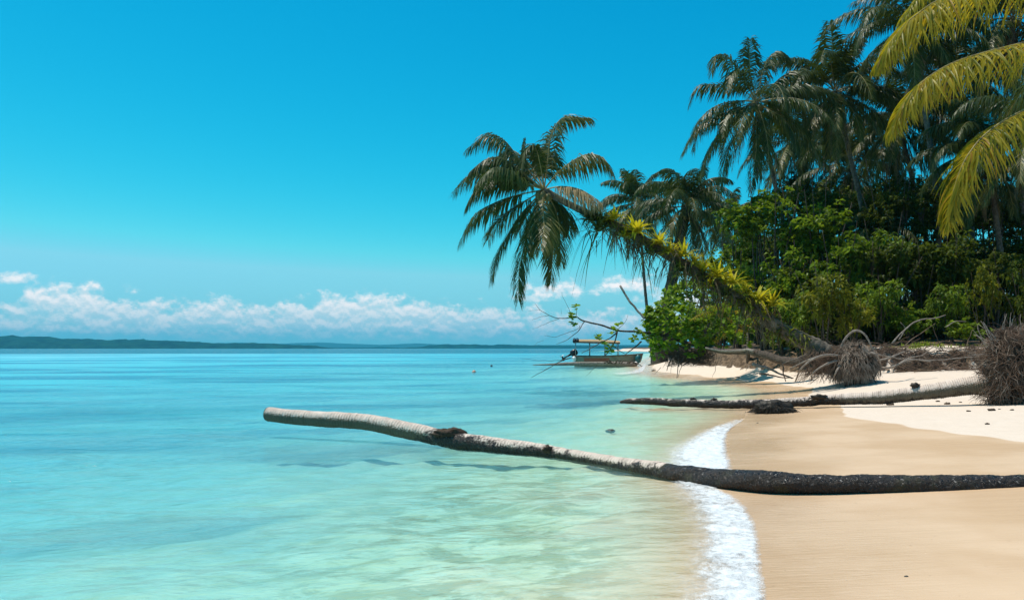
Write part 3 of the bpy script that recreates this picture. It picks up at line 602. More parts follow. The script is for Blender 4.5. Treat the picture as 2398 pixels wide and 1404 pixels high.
# bromeliads: tank rosettes with a beard of dead leaves
def blade(mb, base, dv, L, wid, droop, tint, segs=4, fold=0.25):
    S, U = frame(dv); vs = []; fs = []
    for i in range(segs + 1):
        u = i / segs; p = base + dv * (L * u) + Vector((0, 0, -droop * L * u * u)); wv = wid * (1 - u ** 2.2) + 0.002
        vs += [p - S * wv + U * (wv * fold), p, p + S * wv + U * (wv * fold)]
    for i in range(segs): a = 3 * i; fs += [(a, a + 1, a + 4, a + 3), (a + 1, a + 2, a + 5, a + 4)]
    mb.add(vs, fs, tint=tint)
def bromeliad(px, py, Y, size, label, seed, dark=False, beard=1.0, name='bromeliad'):
    rg = random.Random(seed); c = P(px, py, Y); root = thing(name, label, 'bromeliad', c, 'bromeliads growing along the leaning palm trunk'); mb = MB()
    for i in range(46):
        a = rg.uniform(0, 6.28); e = rg.uniform(0.1, 1.35); dv = Vector((math.cos(a) * math.cos(e), math.sin(a) * math.cos(e), math.sin(e)))
        blade(mb, dv * 0.05, dv, size * rg.uniform(0.6, 1.05), 0.036 * size / 0.6, rg.uniform(0.15, 0.7), min(1, 0.15 + 0.55 * e + 0.35 * rg.random()))
    obj('rosette', mb.mesh('rosette', False), M['brom_dark'] if dark else M['brom'], root); mb = MB()
    for i in range(int(15 * beard)):
        a = rg.uniform(0, 6.28); dv = Vector((math.cos(a), math.sin(a), rg.uniform(-0.7, 0.4))).normalized()
        blade(mb, Vector((rg.uniform(-0.32, 0.32), rg.uniform(-0.2, 0.2), rg.uniform(-0.45, 0.0))), dv, rg.uniform(0.35, 0.9) * size * 1.3, 0.02, rg.uniform(0.9, 1.7), rg.random(), 4)
    obj('dead_leaves', mb.mesh('dead_leaves', False), M['grey_thatch'] if not dark else M['brom_dark'], root); return root
BR = [(1385, 522, 0.75, 'dark green bromeliad nearest the crown of the leaning palm', 1), (1402, 548, 0.65, 'dark drooping bromeliad under the upper trunk, second from the crown', 1),
      (1438, 520, 0.55, 'yellow bromeliad just below the leaning palm crown', 0), (1490, 552, 0.72, 'large spreading yellow bromeliad on the upper leaning trunk', 0), (1545, 576, 0.6, 'spiky yellow bromeliad below the large spreading one', 0),
      (1570, 598, 0.5, 'small yellow bromeliad in the middle cluster of three', 0), (1602, 606, 0.6, 'pale-tipped yellow bromeliad at mid trunk, lowest of the middle cluster', 0), (1646, 640, 0.52, 'orange-yellow bromeliad just below mid trunk', 0),
      (1680, 654, 0.62, 'broad bright yellow bromeliad above the yellow hanging frond', 0), (1716, 670, 0.6, 'yellow bromeliad right of the broad bright one', 0), (1772, 712, 0.72, 'tall upright yellow green bromeliad on the lower trunk', 0),
      (1808, 722, 0.6, 'orange-tipped bromeliad lowest on the leaning trunk', 0), (1745, 690, 0.45, 'small bromeliad tucked between the two lower clusters', 0),
      (1462, 560, 0.42, 'small bromeliad on the shaded side below the large spreading one', 0), (1520, 600, 0.45, 'greenish bromeliad hanging under the upper trunk', 1), (1660, 676, 0.42, 'small yellow bromeliad under the broad bright one', 0), (1625, 618, 0.40, 'small pale bromeliad above the mid-trunk gap', 0),
      (1788, 748, 0.45, 'small bromeliad under the tall upright one', 0), (1700, 700, 0.5, 'dark bromeliad hanging beneath the lower trunk', 1), (1590, 640, 0.5, 'dark bromeliad beneath the middle cluster', 1)]
for i, (px, py, sz, lb, dk) in enumerate(BR): bromeliad(px, py - 4, 27.15, sz * 1.35, lb, 40 + i, dk == 1, 0.6 if dk else 1.3)
# beard of dead leaves and aerial roots hanging from the trunk
mb = MB(); rg = random.Random(31)
green = MB()
for i in range(2600):
    u = rg.random(); j = 30 + int(u * 95)
    if noise.noise(Vector((u * 14, 2.0, 0))) + rg.uniform(-0.35, 0.35) < 0.02: continue
    p = path[j] + Vector((rg.uniform(-0.15, 0.15), rg.uniform(-0.3, 0.2), rg.uniform(-0.25, 0.1)))
    dv = Vector((rg.uniform(-1, 1), rg.uniform(-0.8, 0.5), rg.uniform(-0.6, 0.5))).normalized()
    if rg.random() < 0.86:
        dv.z = abs(dv.z) - 0.25; blade(green, p + Vector((0, 0, 0.1)), dv, rg.uniform(0.25, 0.65), 0.028, rg.uniform(0.3, 1.0), rg.random() ** 1.7, 3); continue
    blade(mb, p, dv, 0.10 + 0.42 * rg.random() ** 2.0 * (0.6 + 0.9 * max(0, (u - 0.35)) * (u < 0.93)), 0.018, rg.uniform(0.5, 1.3), rg.random(), 3)
obj('dead_leaf_beard', mb.mesh('dead_leaf_beard', False, tp[0]), M['grey_thatch'], lean, kind='stuff', label='shaggy beard of dead leaves under the leaning trunk')
obj('epiphyte_leaves', green.mesh('epiphyte_leaves', False, tp[0]), M['epiphyte'], lean, kind='stuff', label='green creeper leaves wrapped round the leaning trunk')

# ------------------------------------------------------------------ tall palms
def ground(px, Y): x = (px - CX) / F * Y; return Vector((x, Y, hz_at(x, Y)))
def Z2(x, y): return (1550 + x / 3.12, y / 3.12)
AC = P(1771, 238, 42.0)
pa = palm('tall coconut palm nearest the open sky, round crown', AC, ground(1880, 42.5), 11, 1.15, 20, 5, 8, skip=lambda a, l: l < 3)
FA = [([(650, 560), (640, 420), (640, 285)], 0.3), ([(580, 560), (480, 415), (390, 410), (362, 530)], -0.8), ([(740, 520), (800, 400), (880, 385), (932, 450)], 0.8), ([(580, 650), (430, 620), (270, 630), (200, 760)], 0.5),
      ([(560, 780), (400, 845), (250, 940), (150, 1120)], -0.5), ([(580, 820), (450, 930), (340, 1100), (280, 1300)], -1.0), ([(640, 850), (530, 1000), (460, 1190), (425, 1390)], -1.4), ([(690, 900), (690, 1080), (670, 1250), (650, 1400)], -1.8),
      ([(780, 800), (880, 860), (965, 980), (985, 1125)], -1.2), ([(790, 640), (900, 545), (1020, 515), (1130, 570)], 0.4), ([(810, 690), (960, 625), (1130, 630), (1270, 690)], -0.6), ([(830, 740), (960, 720), (1040, 790), (1062, 905)], 1.0),
      ([(620, 600), (560, 520), (500, 560), (470, 680)], -1.6), ([(720, 880), (790, 1030), (850, 1180), (900, 1330)], -0.7), ([(600, 780), (500, 820), (450, 900), (448, 1000)], -1.9)]
for i, (pts, dy) in enumerate(FA):
    traced(pa, pa.location, AC, [Z2(*p) for p in pts], dy, 700 + i, 1.25, FM, n=110, wid=0.027, start=0.18, droop=0.8 + 0.2 * (i % 3), tint=0.5, dry=0.15)
PALMS = [('tall coconut palm behind the round-crowned one, crown half hidden', (1955, 215), 44.0, 2090, 21, 1.12), ('tallest coconut palm, its crown cut by the top of the picture', (2135, 62), 40.0, 2190, 22, 1.05),
         ('dark coconut palm deep in the jungle below the tallest one', (2105, 285), 47.0, 2190, 23, 1.1), ('coconut palm behind the yellow fronds at upper right', (2235, 190), 45.0, 2290, 24, 1.1),
         ('coconut palm high in the upper right corner', (2370, 40), 41.0, 2420, 25, 1.15), ('shadowed coconut palm under the yellow fronds', (2310, 360), 38.0, 2336, 26, 0.95), ('half hidden palm in the middle of the jungle', (1990, 385), 52.0, 2060, 27, 1.1),
         ('small far coconut palm, leftmost of the distant pair', (1495, 478), 74.0, 1530, 28, 1.25), ('small far coconut palm, right one of the distant pair', (1608, 482), 66.0, 1545, 29, 1.35), ('far palm mostly hidden behind the broadleaf tree', (1700, 520), 78.0, 1720, 30, 1.1),
         ('coconut palm standing behind the round-crowned one', (1870, 330), 56.0, 1930, 31, 1.1), ('leafy palm low in the jungle behind the sand bank', (2050, 545), 41.0, 2075, 32, 0.62), ('coconut palm at the right edge over the root ball', (2440, 300), 34.0, 2470, 33, 1.0)]
for lb, (px, py), Y, bx, sd, sc in PALMS:
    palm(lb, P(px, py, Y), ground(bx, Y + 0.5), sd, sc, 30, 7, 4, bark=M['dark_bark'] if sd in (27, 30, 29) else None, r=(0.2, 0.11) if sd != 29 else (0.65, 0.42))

# near palm at the right: yellowing fronds reach into the picture
NY = 20.5; NC = P(2640, 70, NY); nb_ = Vector((16.4, 22.0, hz_at(16.4, 22.0)))
near = thing('coconut_palm', 'near coconut palm right of the view with yellowing hanging fronds', 'palm tree', nb_, 'coconut palms rising over the jungle')
obj('trunk', trunk_mesh('trunk', [nb_ - Vector((0, 0, 0.3)), nb_ + Vector((0.1, -0.2, 2.5)), NC - Vector((-0.4, -0.4, 2.5)), NC], 0.2, 0.12, M['palm_bark'], off=nb_), None, near)
LM = []
for k in range(6):                      # leaflet shapes shared by the near fronds: start along x, bend down
    mb = MB(); segs = 5; vs = []; fs = []; am = 1.15 + 0.11 * k; x = z = 0.0
    for i in range(segs + 1):
        u = i / segs; wv = 0.018 * (0.55 + 1.0 * u if u < 0.45 else 1.0 * (1 - ((u - 0.45) / 0.55) ** 1.8)) + 0.001; a = am * (u - 0.1) ** 0.6 if u > 0.1 else 0
        if i: x += math.cos(a) / segs; z -= math.sin(a) / segs
        vs += [(x, -wv, z + wv * 0.4), (x, 0, z), (x, wv, z + wv * 0.4)]
    for i in range(segs): a = 3 * i; fs += [(a, a + 1, a + 4, a + 3), (a + 1, a + 2, a + 5, a + 4)]
    mb.add(vs, fs, tint=[(0.1 + 0.14 * k) + (0.3 if q_ >= 3 * segs else 0.08 * (q_ // 3) / segs) + (0.35 if q_ >= 3 * segs and k % 2 else 0) for q_ in range(len(vs))]); me = mb.mesh('leaflet', True); me.materials.append(M['frond_yellow']); LM.append(me)
def near_frond(pts, dYs, seed, leafL, n):
    rg = random.Random(seed); q = [NC] + [P(px, py, NY + dy) for (px, py), dy in zip(pts, dYs)]
    pth = [Vector(p) for p in cat([tuple(p) for p in q], 40)]; mb = MB(); tube(mb, pth, [0.04 * (1 - 0.85 * i / 39) for i in range(40)], 7, tint=0.9)
    fr = obj('frond', mb.mesh('frond', True, nb_), M['rachis'], near)
    rest = MB(); done = 0
    for sd in (-1, 1):
        for i in range(n):
            t = 0.10 + 0.90 * (i + rg.random() * 0.35) / n; f = t * 38.99; j = int(f); p = pth[j].lerp(pth[j + 1], f - j); T = (pth[min(j + 3, 39)] - pth[max(j - 2, 0)]).normalized(); S, U = frame(T)
            if rg.random() < 0.04: continue
            lean_ = 0.10 + 0.55 * t + rg.uniform(-0.12, 0.12); dv = (S * sd * math.cos(lean_) + T * math.sin(lean_) + U * rg.uniform(-0.05, 0.3)).normalized()
            L = leafL * min(1, 0.5 + 2 * t) * (1 - 0.68 * max(0, (t - 0.5) / 0.5) ** 1.2) * rg.uniform(0.85, 1.1)
            hx = Vector((dv.x, dv.y, 0)); az_ = math.atan2(dv.y, dv.x); pit = math.atan2(dv.z, max(0.05, hx.length))
            me = LM[min(5, max(0, int(rg.gauss(3.6, 1.2))))]; rot = Matrix.Rotation(az_, 3, 'Z') @ Matrix.Rotation(-pit * 0.7, 3, 'Y') @ Matrix.Rotation(rg.uniform(-0.45, 0.45), 3, 'X'); sc = (L, rg.uniform(0.95, 1.3), L)
            if sd < 0 and done < 75 and i % 3 == 0:
                o = obj('leaflet', me, None, fr); o.location = p - nb_; o.rotation_euler = rot.to_euler(); o.scale = sc; done += 1
            else:
                rest.add([p + rot @ Vector((v.co.x * sc[0], v.co.y * sc[1], v.co.z * sc[2])) for v in me.vertices], [tuple(f.vertices) for f in me.polygons], tint=rg.random())
    obj('leaflets', rest.mesh('leaflets', True, nb_), M['frond_yellow'], fr, kind='stuff')
near_frond([(2450, -45), (2233, -12), (2140, 40), (2090, 92), (2058, 145)], [0.3, 0.2, 0, 0, 0], 1, 1.5, 230)
near_frond([(2500, 80), (2290, 128), (2190, 170), (2122, 232), (2085, 305)], [-0.6, -0.9, -1, -1, -1], 2, 1.4, 220)
near_frond([(2500, 200), (2340, 290), (2268, 362), (2232, 450), (2217, 522)], [-1.2, -1.8, -2, -2, -2], 3, 1.3, 210)
near_frond([(2520, -70), (2380, -110), (2250, -90), (2170, -30), (2110, 45)], [1.0, 1.5, 1.6, 1.6, 1.6], 4, 1.3, 160)
for i in range(12):
    a = 1.0 + i * 0.38; a = -2.0 + i * 0.36
    o = obj('frond', VAR[(i * 3) % 9][i % 2], None, near); o.location = NC - nb_; o.rotation_euler = (0, 0, a); o.scale = (1.15,) * 3

# ------------------------------------------------------------------ broadleaf shrubs and trees
def leaf_mesh_add(mb, p, dv, L, wid, tint, rg, droop=0.3):
    S, U = frame(dv); S = (S + U * rg.uniform(-0.8, 0.8)).normalized()
    m_ = p + dv * (L * 0.5) + Vector((0, 0, 0.02)); e_ = p + dv * L + Vector((0, 0, -droop * L))
    mb.add([p, m_ - S * wid, m_ + S * wid, e_, ], [(0, 1, 3, 2)], tint=tint)
def foliage(seed, n_tw, leafL, aspect, shell=0.55, per=7, lump=0.45, droop=0.3):
    """crown in a unit ball: twig ends through the volume, each with a whorl of leaves"""
    rg = random.Random(seed); mb = MB(); k = 0
    cs = [(Vector((rg.gauss(0, 1), rg.gauss(0, 1), rg.gauss(0, 0.9))).normalized() * rg.uniform(0.35, 0.75), rg.uniform(0.28, 0.5)) for _ in range(11)]
    while k < n_tw:
        v = Vector((rg.gauss(0, 1), rg.gauss(0, 1), rg.gauss(0, 1))).normalized(); r = rg.uniform(shell, 1.0) ** 0.6
        edge_ = 1 + lump * fb(v * 1.7 + Vector((seed, 0, 0)), 3)
        c_, r_ = cs[rg.randrange(11)]; p = c_ + v * (r * edge_ * r_)
        if p.z < -0.95: continue
        if fb(p * 2.4 + Vector((0, seed * 2.0, 0)), 2) < -0.12: k += 0.35; continue     # gaps
        k += 1; tb = 0.85 * rg.random() ** 2.2; ax = (v + Vector((0, 0, 0.5)) + Vector((rg.uniform(-.5, .5), rg.uniform(-.5, .5), rg.uniform(-.3, .3)))).normalized()
        S, U = frame(ax)
        for j in range(per):
            a = j * 2.4 + rg.random(); o_ = rg.uniform(0.5, 1.1); dv = (ax * (1.15 - o_) + (S * math.cos(a) + U * math.sin(a)) * o_).normalized()
            leaf_mesh_add(mb, p + ax * (rg.uniform(-0.6, 0.3) * leafL), dv, leafL * rg.uniform(0.7, 1.15), leafL * aspect * rg.uniform(0.85, 1.15), min(1, tb + rg.random() * 0.25), rg, droop)
    return mb.mesh('foliage', False)
def stems(seed, n=7, r=0.03):
    rg = random.Random(seed); mb = MB()
    for i in range(n):
        v = Vector((rg.gauss(0, 0.55), rg.gauss(0, 0.55), rg.uniform(0.2, 0.9))); pth = [Vector((rg.uniform(-0.12, 0.12), rg.uniform(-.12, .12), -1.25)), Vector((v.x * 0.35, v.y * 0.35, -0.45)) + Vector((rg.uniform(-.1, .1),) * 3), v * 0.8]
        pth = [Vector(q) for q in cat([tuple(q) for q in pth], 9)]; tube(mb, pth, [r * (1 - 0.75 * j / 8) for j in range(9)], 5)
    me = mb.mesh('stems'); return me
FOL = {}
def fol(kind, i):
    if (kind, i) not in FOL:
        prm = {'big': (330, 0.13, 0.30, 0.35, 7), 'mid': (190, 0.19, 0.26, 0.35, 7), 'lance': (160, 0.25, 0.14, 0.3, 8), 'dense': (900, 0.085, 0.30, 0.25, 7)}[kind]
        FOL[kind, i] = foliage(i * 17 + len(kind), prm[0], prm[1], prm[2], prm[3], prm[4])
    return FOL[kind, i]
STEM = [stems(s, 7) for s in (1, 2, 3)]
for s_ in STEM: s_.materials.append(M['brown_wood'])
MESHM = {}
def shrub(name, label, category, px, py, Y, rx, rz, kind, mat, seed, group=None, ry=None):
    c = P(px, py, Y); gz = hz_at(c.x, c.y); me0 = fol(kind, seed % 3); key = (kind, seed % 3, mat)
    if key not in MESHM: m2 = me0.copy(); m2.materials.clear(); m2.materials.append(M[mat]); MESHM[key] = m2
    root = thing(name, label, category, (c.x, c.y, gz), group); rg = random.Random(seed)
    o = obj('foliage', MESHM[key], None, root); o.location = (0, 0, c.z - gz); o.scale = (rx, ry or rx, rz); o.rotation_euler = (0, 0, rg.random() * 6.28)
    hgt = c.z - gz; o2 = obj('stems', STEM[seed % 3], None, root); o2.location = (0, 0, hgt); o2.scale = (rx * 0.9, rx * 0.9, max(rz * 0.8, hgt / 1.22)); o2.rotation_euler = (0, 0, rg.random() * 6.28)
    return root
SHR = [('broadleaf_tree', 'leafy tree under the round-crowned palm, its left edge against the sky', 'tree', 1795, 520, 39.5, 2.5, 2.0, 'big', 'leaf', 1),
       ('broadleaf_tree', 'dark leafy tree right of the thin leaning palm trunk', 'tree', 1905, 545, 38.5, 2.3, 1.9, 'big', 'leaf', 2),
       ('broadleaf_tree', 'leafy tree behind the middle of the bromeliad trunk', 'tree', 1725, 610, 43.0, 1.95, 1.75, 'big', 'leaf', 3),
       ('shrub', 'bright leafed shrub just above the lowest bromeliads', 'shrub', 1650, 645, 49.0, 1.7, 1.3, 'mid', 'leaf', 4),
       ('shrub', 'yellow green shrub with long leaves behind the leaning palm base', 'shrub', 1930, 690, 31.5, 1.25, 1.25, 'lance', 'leaf_yellow', 5),
       ('shrub', 'shrub with drooping leaves left of the yellow green one', 'shrub', 1875, 730, 34.0, 1.0, 1.1, 'lance', 'leaf', 6),
       ('shrub', 'low shrub behind the grey root plate', 'shrub', 2000, 735, 31.6, 1.0, 1.0, 'lance', 'leaf_yellow', 7),
       ('shrub', 'dim green shrub in the jungle above the sand bank, left of centre', 'shrub', 2060, 700, 33.0, 1.15, 1.2, 'lance', 'leaf', 8),
       ('shrub', 'small shrub above the sunlit grass tuft', 'shrub', 2130, 745, 32.5, 0.9, 0.8, 'mid', 'leaf', 9),
       ('shrub', 'yellow leafed vine bush climbing the trunk left of the root ball', 'shrub', 2300, 690, 31.5, 0.65, 1.35, 'mid', 'leaf_yellow', 10),
       ('shrub', 'leafy shrub right of the dark gap in the jungle', 'shrub', 2225, 710, 32.5, 1.0, 1.25, 'lance', 'leaf', 11),
       ('shrub', 'low dark shrub at the foot of the leafy one near the root ball', 'shrub', 2260, 770, 31.0, 0.8, 0.55, 'mid', 'leaf', 12),
       ('shrub', 'shrub under the lower leaning trunk', 'shrub', 1830, 785, 36.5, 0.9, 0.6, 'lance', 'leaf', 13),
       ('shrub', 'shrub at the right edge behind the root ball', 'shrub', 2390, 690, 31.0, 0.9, 1.6, 'mid', 'leaf_dark', 14),
       ('shrub', 'green shrub right behind the lower bromeliads', 'shrub', 1790, 690, 40.0, 1.7, 1.5, 'mid', 'leaf', 16), ('shrub', 'tall green shrub behind the bare part of the leaning trunk', 'shrub', 1855, 650, 37.0, 1.6, 1.7, 'mid', 'leaf', 17),
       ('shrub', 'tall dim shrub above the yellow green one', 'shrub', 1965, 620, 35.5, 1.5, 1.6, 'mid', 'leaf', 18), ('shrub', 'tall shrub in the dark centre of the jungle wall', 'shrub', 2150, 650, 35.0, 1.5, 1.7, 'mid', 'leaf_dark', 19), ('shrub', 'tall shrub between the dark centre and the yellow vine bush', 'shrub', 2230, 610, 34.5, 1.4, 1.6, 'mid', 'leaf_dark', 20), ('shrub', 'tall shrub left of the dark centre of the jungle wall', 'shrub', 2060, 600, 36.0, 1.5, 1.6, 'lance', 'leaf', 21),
       ('broadleaf_tree', 'tree between the two distant palms and the leafy tree', 'tree', 1690, 660, 45.0, 1.8, 1.6, 'dense', 'leaf_dark', 15)]
for a in SHR: shrub(*a, group='shrubs and trees at the jungle edge')
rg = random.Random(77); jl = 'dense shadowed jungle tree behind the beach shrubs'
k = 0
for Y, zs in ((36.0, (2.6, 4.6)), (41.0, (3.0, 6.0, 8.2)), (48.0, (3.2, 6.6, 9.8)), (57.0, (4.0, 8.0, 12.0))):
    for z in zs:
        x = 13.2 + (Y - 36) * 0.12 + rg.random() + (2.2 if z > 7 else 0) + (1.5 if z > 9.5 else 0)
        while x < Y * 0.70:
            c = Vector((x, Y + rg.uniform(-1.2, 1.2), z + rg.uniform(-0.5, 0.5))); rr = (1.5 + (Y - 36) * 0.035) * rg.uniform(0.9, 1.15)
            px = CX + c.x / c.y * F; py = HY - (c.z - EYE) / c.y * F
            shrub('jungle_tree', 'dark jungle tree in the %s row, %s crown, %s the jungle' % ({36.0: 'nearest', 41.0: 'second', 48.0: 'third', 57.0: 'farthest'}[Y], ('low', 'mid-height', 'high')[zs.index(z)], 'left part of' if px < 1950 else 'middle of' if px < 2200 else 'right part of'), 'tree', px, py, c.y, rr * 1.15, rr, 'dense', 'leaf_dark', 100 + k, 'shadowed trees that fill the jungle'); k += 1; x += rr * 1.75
for Y, x0, x1 in ((62, 14.5, 24), (85, 17, 34), (125, 30, 60), (190, 48, 110)):
    x = x0
    while x < x1:
        r_ = (1.6 if Y < 70 else 2.6 if Y < 130 else 5) * rg.uniform(0.9, 1.2); px = CX + x / Y * F; z = hz_at(x, Y) + r_ * 0.9
        shrub('jungle_tree', 'far low green tree along the beach beyond the boat, %s line, %s' % ({62: 'nearest', 85: 'second', 125: 'third', 190: 'farthest'}[Y], 'seaward end' if x < x0 + (x1 - x0) * 0.4 else 'inland end'), 'tree', px, HY - (z - EYE) / Y * F, Y, r_ * 1.2, r_, 'dense', 'leaf', 200 + k, 'far trees along the beach'); k += 1; x += r_ * 1.6

# ------------------------------------------------------------------ toppled tree with the bright leafy crown and bare branches
def Z6(x, y): return (1200 + x / 4.012, 650 + y / 4.012)
def Z5(x, y): return (1640 + x / 5.014, 620 + y / 5.014)
TY = 36.5; tb0 = P(*Z5(1230, 1130), 30.0); top = thing('toppled_tree', 'toppled tree with bright round leaves and bare branches reaching over the water', 'tree', tb0)
def branch(pts, Ys, r0, r1, mat=None, name='branch', parent=top, off=tb0, n=None, sides=7):
    q = [P(px, py, y) for (px, py), y in zip(pts, np.linspace(*Ys, len(pts)))]; n = n or 6 * len(q)
    pth = [Vector(v) for v in cat([tuple(v) for v in q], n)]; pth = [p + Vector((noise.noise(p * 3), noise.noise(p * 3 + Vector((9, 0, 0))), noise.noise(p * 3 + Vector((0, 9, 0))))) * (0.03 if r0 > 0.02 else 0.05) for p in pth]
    mb = MB(); tube(mb, pth, [r0 + (r1 - r0) * i / (n - 1) for i in range(n)], sides, lambda i, a, p: 1 + 0.2 * noise.noise(p * 7)); return obj(name, mb.mesh(name, True, off), mat or M['brown_wood'], parent), pth
branch([Z5(1230, 1130), Z5(1000, 1130), Z5(800, 1070), Z5(600, 1020), Z5(400, 1015), Z5(200, 1000), Z5(40, 960), (1600, 800), (1540, 783)], (30.0, TY), 0.19, 0.07, M['brown_wood'], 'trunk')
branch([Z5(620, 1010), Z5(560, 1000), Z5(300, 1010), Z5(60, 970)], (32.0, 33.5), 0.07, 0.03, M['grey_wood'])
MAINB = [([(1450, 540), (1200, 510), (990, 495), (850, 450), (680, 410), (610, 370)], 0.055, 0.028), ([(610, 370), (520, 378), (430, 380), (340, 352), (260, 300), (215, 245)], 0.026, 0.006), ([(680, 410), (610, 510), (500, 590), (410, 625)], 0.022, 0.006),
         ([(640, 450), (600, 490), (390, 552), (300, 545)], 0.014, 0.004), ([(340, 355), (280, 365), (220, 385), (185, 400)], 0.010, 0.004), ([(430, 382), (330, 425), (240, 460), (190, 480)], 0.010, 0.003), ([(605, 375), (605, 320), (600, 275)], 0.014, 0.006), ([(545, 330), (520, 270), (470, 170), (462, 140)], 0.010, 0.003),
         ([(985, 505), (930, 560), (800, 625), (650, 712)], 0.035, 0.012), ([(985, 510), (960, 600), (900, 700), (860, 740)], 0.04, 0.015), ([(950, 640), (1000, 680), (1060, 715)], 0.025, 0.012), ([(1210, 600), (1140, 660), (1050, 730)], 0.04, 0.015), ([(1000, 480), (1060, 420), (1080, 340)], 0.012, 0.003),
         ([(560, 755), (400, 775), (200, 770), (80, 755)], 0.014, 0.004), ([(540, 755), (440, 790), (300, 870), (175, 940)], 0.024, 0.008), ([(800, 800), (770, 845), (690, 920)], 0.014, 0.005), ([(1010, 72), (1080, 195), (1160, 290), (1240, 385)], 0.05, 0.05), ([(300, 590), (250, 605), (200, 640)], 0.006, 0.003), ([(460, 340), (455, 290)], 0.006, 0.002), ([(260, 305), (190, 310), (150, 315)], 0.006, 0.002)]
for i, (pp, r0, r1) in enumerate(MAINB): branch([Z6(*p) for p in pp], (TY, TY - 0.6 * (i % 3)), r0, r1, M['grey_wood'] if i == 16 else None)
HANG = [([(1565, 660), (1560, 800), (1545, 940)], 0.03), ([(1500, 740), (1470, 810), (1450, 870)], 0.035), ([(1620, 700), (1590, 790), (1560, 830)], 0.03), ([(1700, 720), (1640, 800), (1600, 830)], 0.04), ([(1800, 690), (1760, 770), (1700, 820)], 0.04), ([(1390, 840), (1330, 910)], 0.012), ([(1560, 700), (1500, 800), (1490, 900)], 0.014),
        ([(1920, 790), (1905, 870), (1880, 940)], 0.012), ([(1840, 660), (1800, 760), (1780, 800)], 0.03), ([(1600, 780), (1570, 880), (1555, 940)], 0.016), ([(1450, 780), (1410, 850)], 0.012), ([(1680, 600), (1620, 730), (1590, 810)], 0.03), ([(1860, 560), (1840, 640), (1800, 700)], 0.02), ([(1980, 640), (1880, 690), (1790, 640)], 0.02)]
for i, (pp, r0) in enumerate(HANG): branch([Z6(*p) for p in pp], (TY - 1.2, TY - 1.8), r0, r0 * 0.4)
mb = MB()
def mk_tw(rg):
    p = P(*Z6(rg.uniform(1420, 1900), rg.uniform(640, 760)), rg.uniform(TY - 2, TY + 1)); q = P(*Z6(rg.uniform(1430, 1900), rg.uniform(790, 840)), rg.uniform(TY - 1.6, TY + 0.6)); q.z = max(q.z, 0.35)
    return [p, p.lerp(q, 0.5) + Vector((rg.uniform(-.25, .25), rg.uniform(-.2, .2), 0.08)), q]
strands(mb, 420, None, mk_tw, (0.006, 0.016), seed=12)
obj('dead_twigs', mb.mesh('dead_twigs', True, tb0), M['brown_wood'], top, kind='stuff', label='dark tangle of dead twigs under the leafy crown')
LF = []
for k in range(4):                   # round sea-shore leaf, slightly cupped
    mb = MB(); vs = [(0, 0, 0)]; w_ = 0.34 + 0.05 * k
    ring_ = [(0.22, 0.26), (0.5, w_), (0.78, 0.27), (1.0, 0.0)]
    vs = [(0, 0, 0)] + [(x, -y, 0.10 * y + 0.02 * k) for x, y in ring_[:3]] + [(1.0, 0, -0.10)] + [(x, y, 0.10 * y - 0.02 * k) for x, y in ring_[2::-1]] + [(0.5, 0, -0.03)]
    mb.add(vs, [(0, 1, 8), (1, 2, 8), (2, 3, 8), (3, 4, 8), (4, 5, 8), (5, 6, 8), (6, 7, 8), (7, 0, 8)], tint=0.2 + 0.2 * k); me = mb.mesh('leaf', False); me.materials.append(M['leaf_bright']); LF.append(me)
def leaf_at(p, dv, L, rg, front, mbs):
    S, U = frame(dv); U = (U + S * rg.uniform(-0.7, 0.7)).normalized(); S = dv.cross(U).normalized(); U = S.cross(dv)
    Mx = Matrix((dv, S, U)).transposed()
    if front:
        o = obj('leaf', LF[rg.randrange(4)], None, top); o.location = p - tb0; o.rotation_euler = Mx.to_euler(); o.scale = (L, L, L)
    else:
        me = LF[rg.randrange(4)]; mbs.add([p + Mx @ (v.co * L) for v in me.vertices], [tuple(f.vertices) for f in me.polygons], tint=rg.random())
rg = random.Random(5); back = MB(); cl = []
# crown built of leafy lobes: (photo x, y, distance, radius m, whorls)
LOBES = [((1575, 720), 36.6, 0.85, 34), ((1545, 745), 36.0, 0.75, 30), ((1600, 755), 35.4, 0.95, 40), ((1650, 765), 35.0, 0.8, 30), ((1610, 700), 37.4, 0.9, 34), ((1560, 785), 35.5, 0.7, 26), ((1625, 800), 34.8, 0.65, 24), ((1680, 745), 36, 0.7, 22), ((1585, 690), 37, 0.6, 20), ((1530, 770), 36.2, 0.5, 16), ((1690, 790), 34.6, 0.55, 16), ((1655, 700), 37, 0.7, 20), ((1545, 820), 35.8, 0.4, 8), ((1715, 730), 35.5, 0.7, 24), ((1740, 775), 34.4, 0.6, 20), ((1700, 690), 37, 0.7, 22), ((1520, 745), 36.4, 0.45, 12)]
for (px, py), Y, r_, nw in LOBES:
    c = P(px, py, Y)
    for i in range(nw):
        v = Vector((rg.gauss(0, 1), rg.gauss(0, 1) - 0.35, rg.gauss(0, 1) + 0.2)).normalized(); cl.append((c + v * (r_ * rg.uniform(0.6, 1.05)), v))
for zx, zy in [(600, 270), (555, 345), (570, 430), (560, 365), (1000, 440), (960, 480), (940, 515), (800, 550), (815, 570), (1170, 495), (1190, 520), (1150, 560), (870, 610), (920, 640), (930, 680), (900, 690), (1120, 590), (1250, 560), (1290, 600), (1320, 640), (1300, 540)]:
    cl.append((P(*Z6(zx, zy), TY - 0.3), Vector((rg.uniform(-.5, .5), -0.4, 0.6)).normalized()))
cl.sort(key=lambda a: a[0].y + 0.4 * rg.random()); nfront = 0
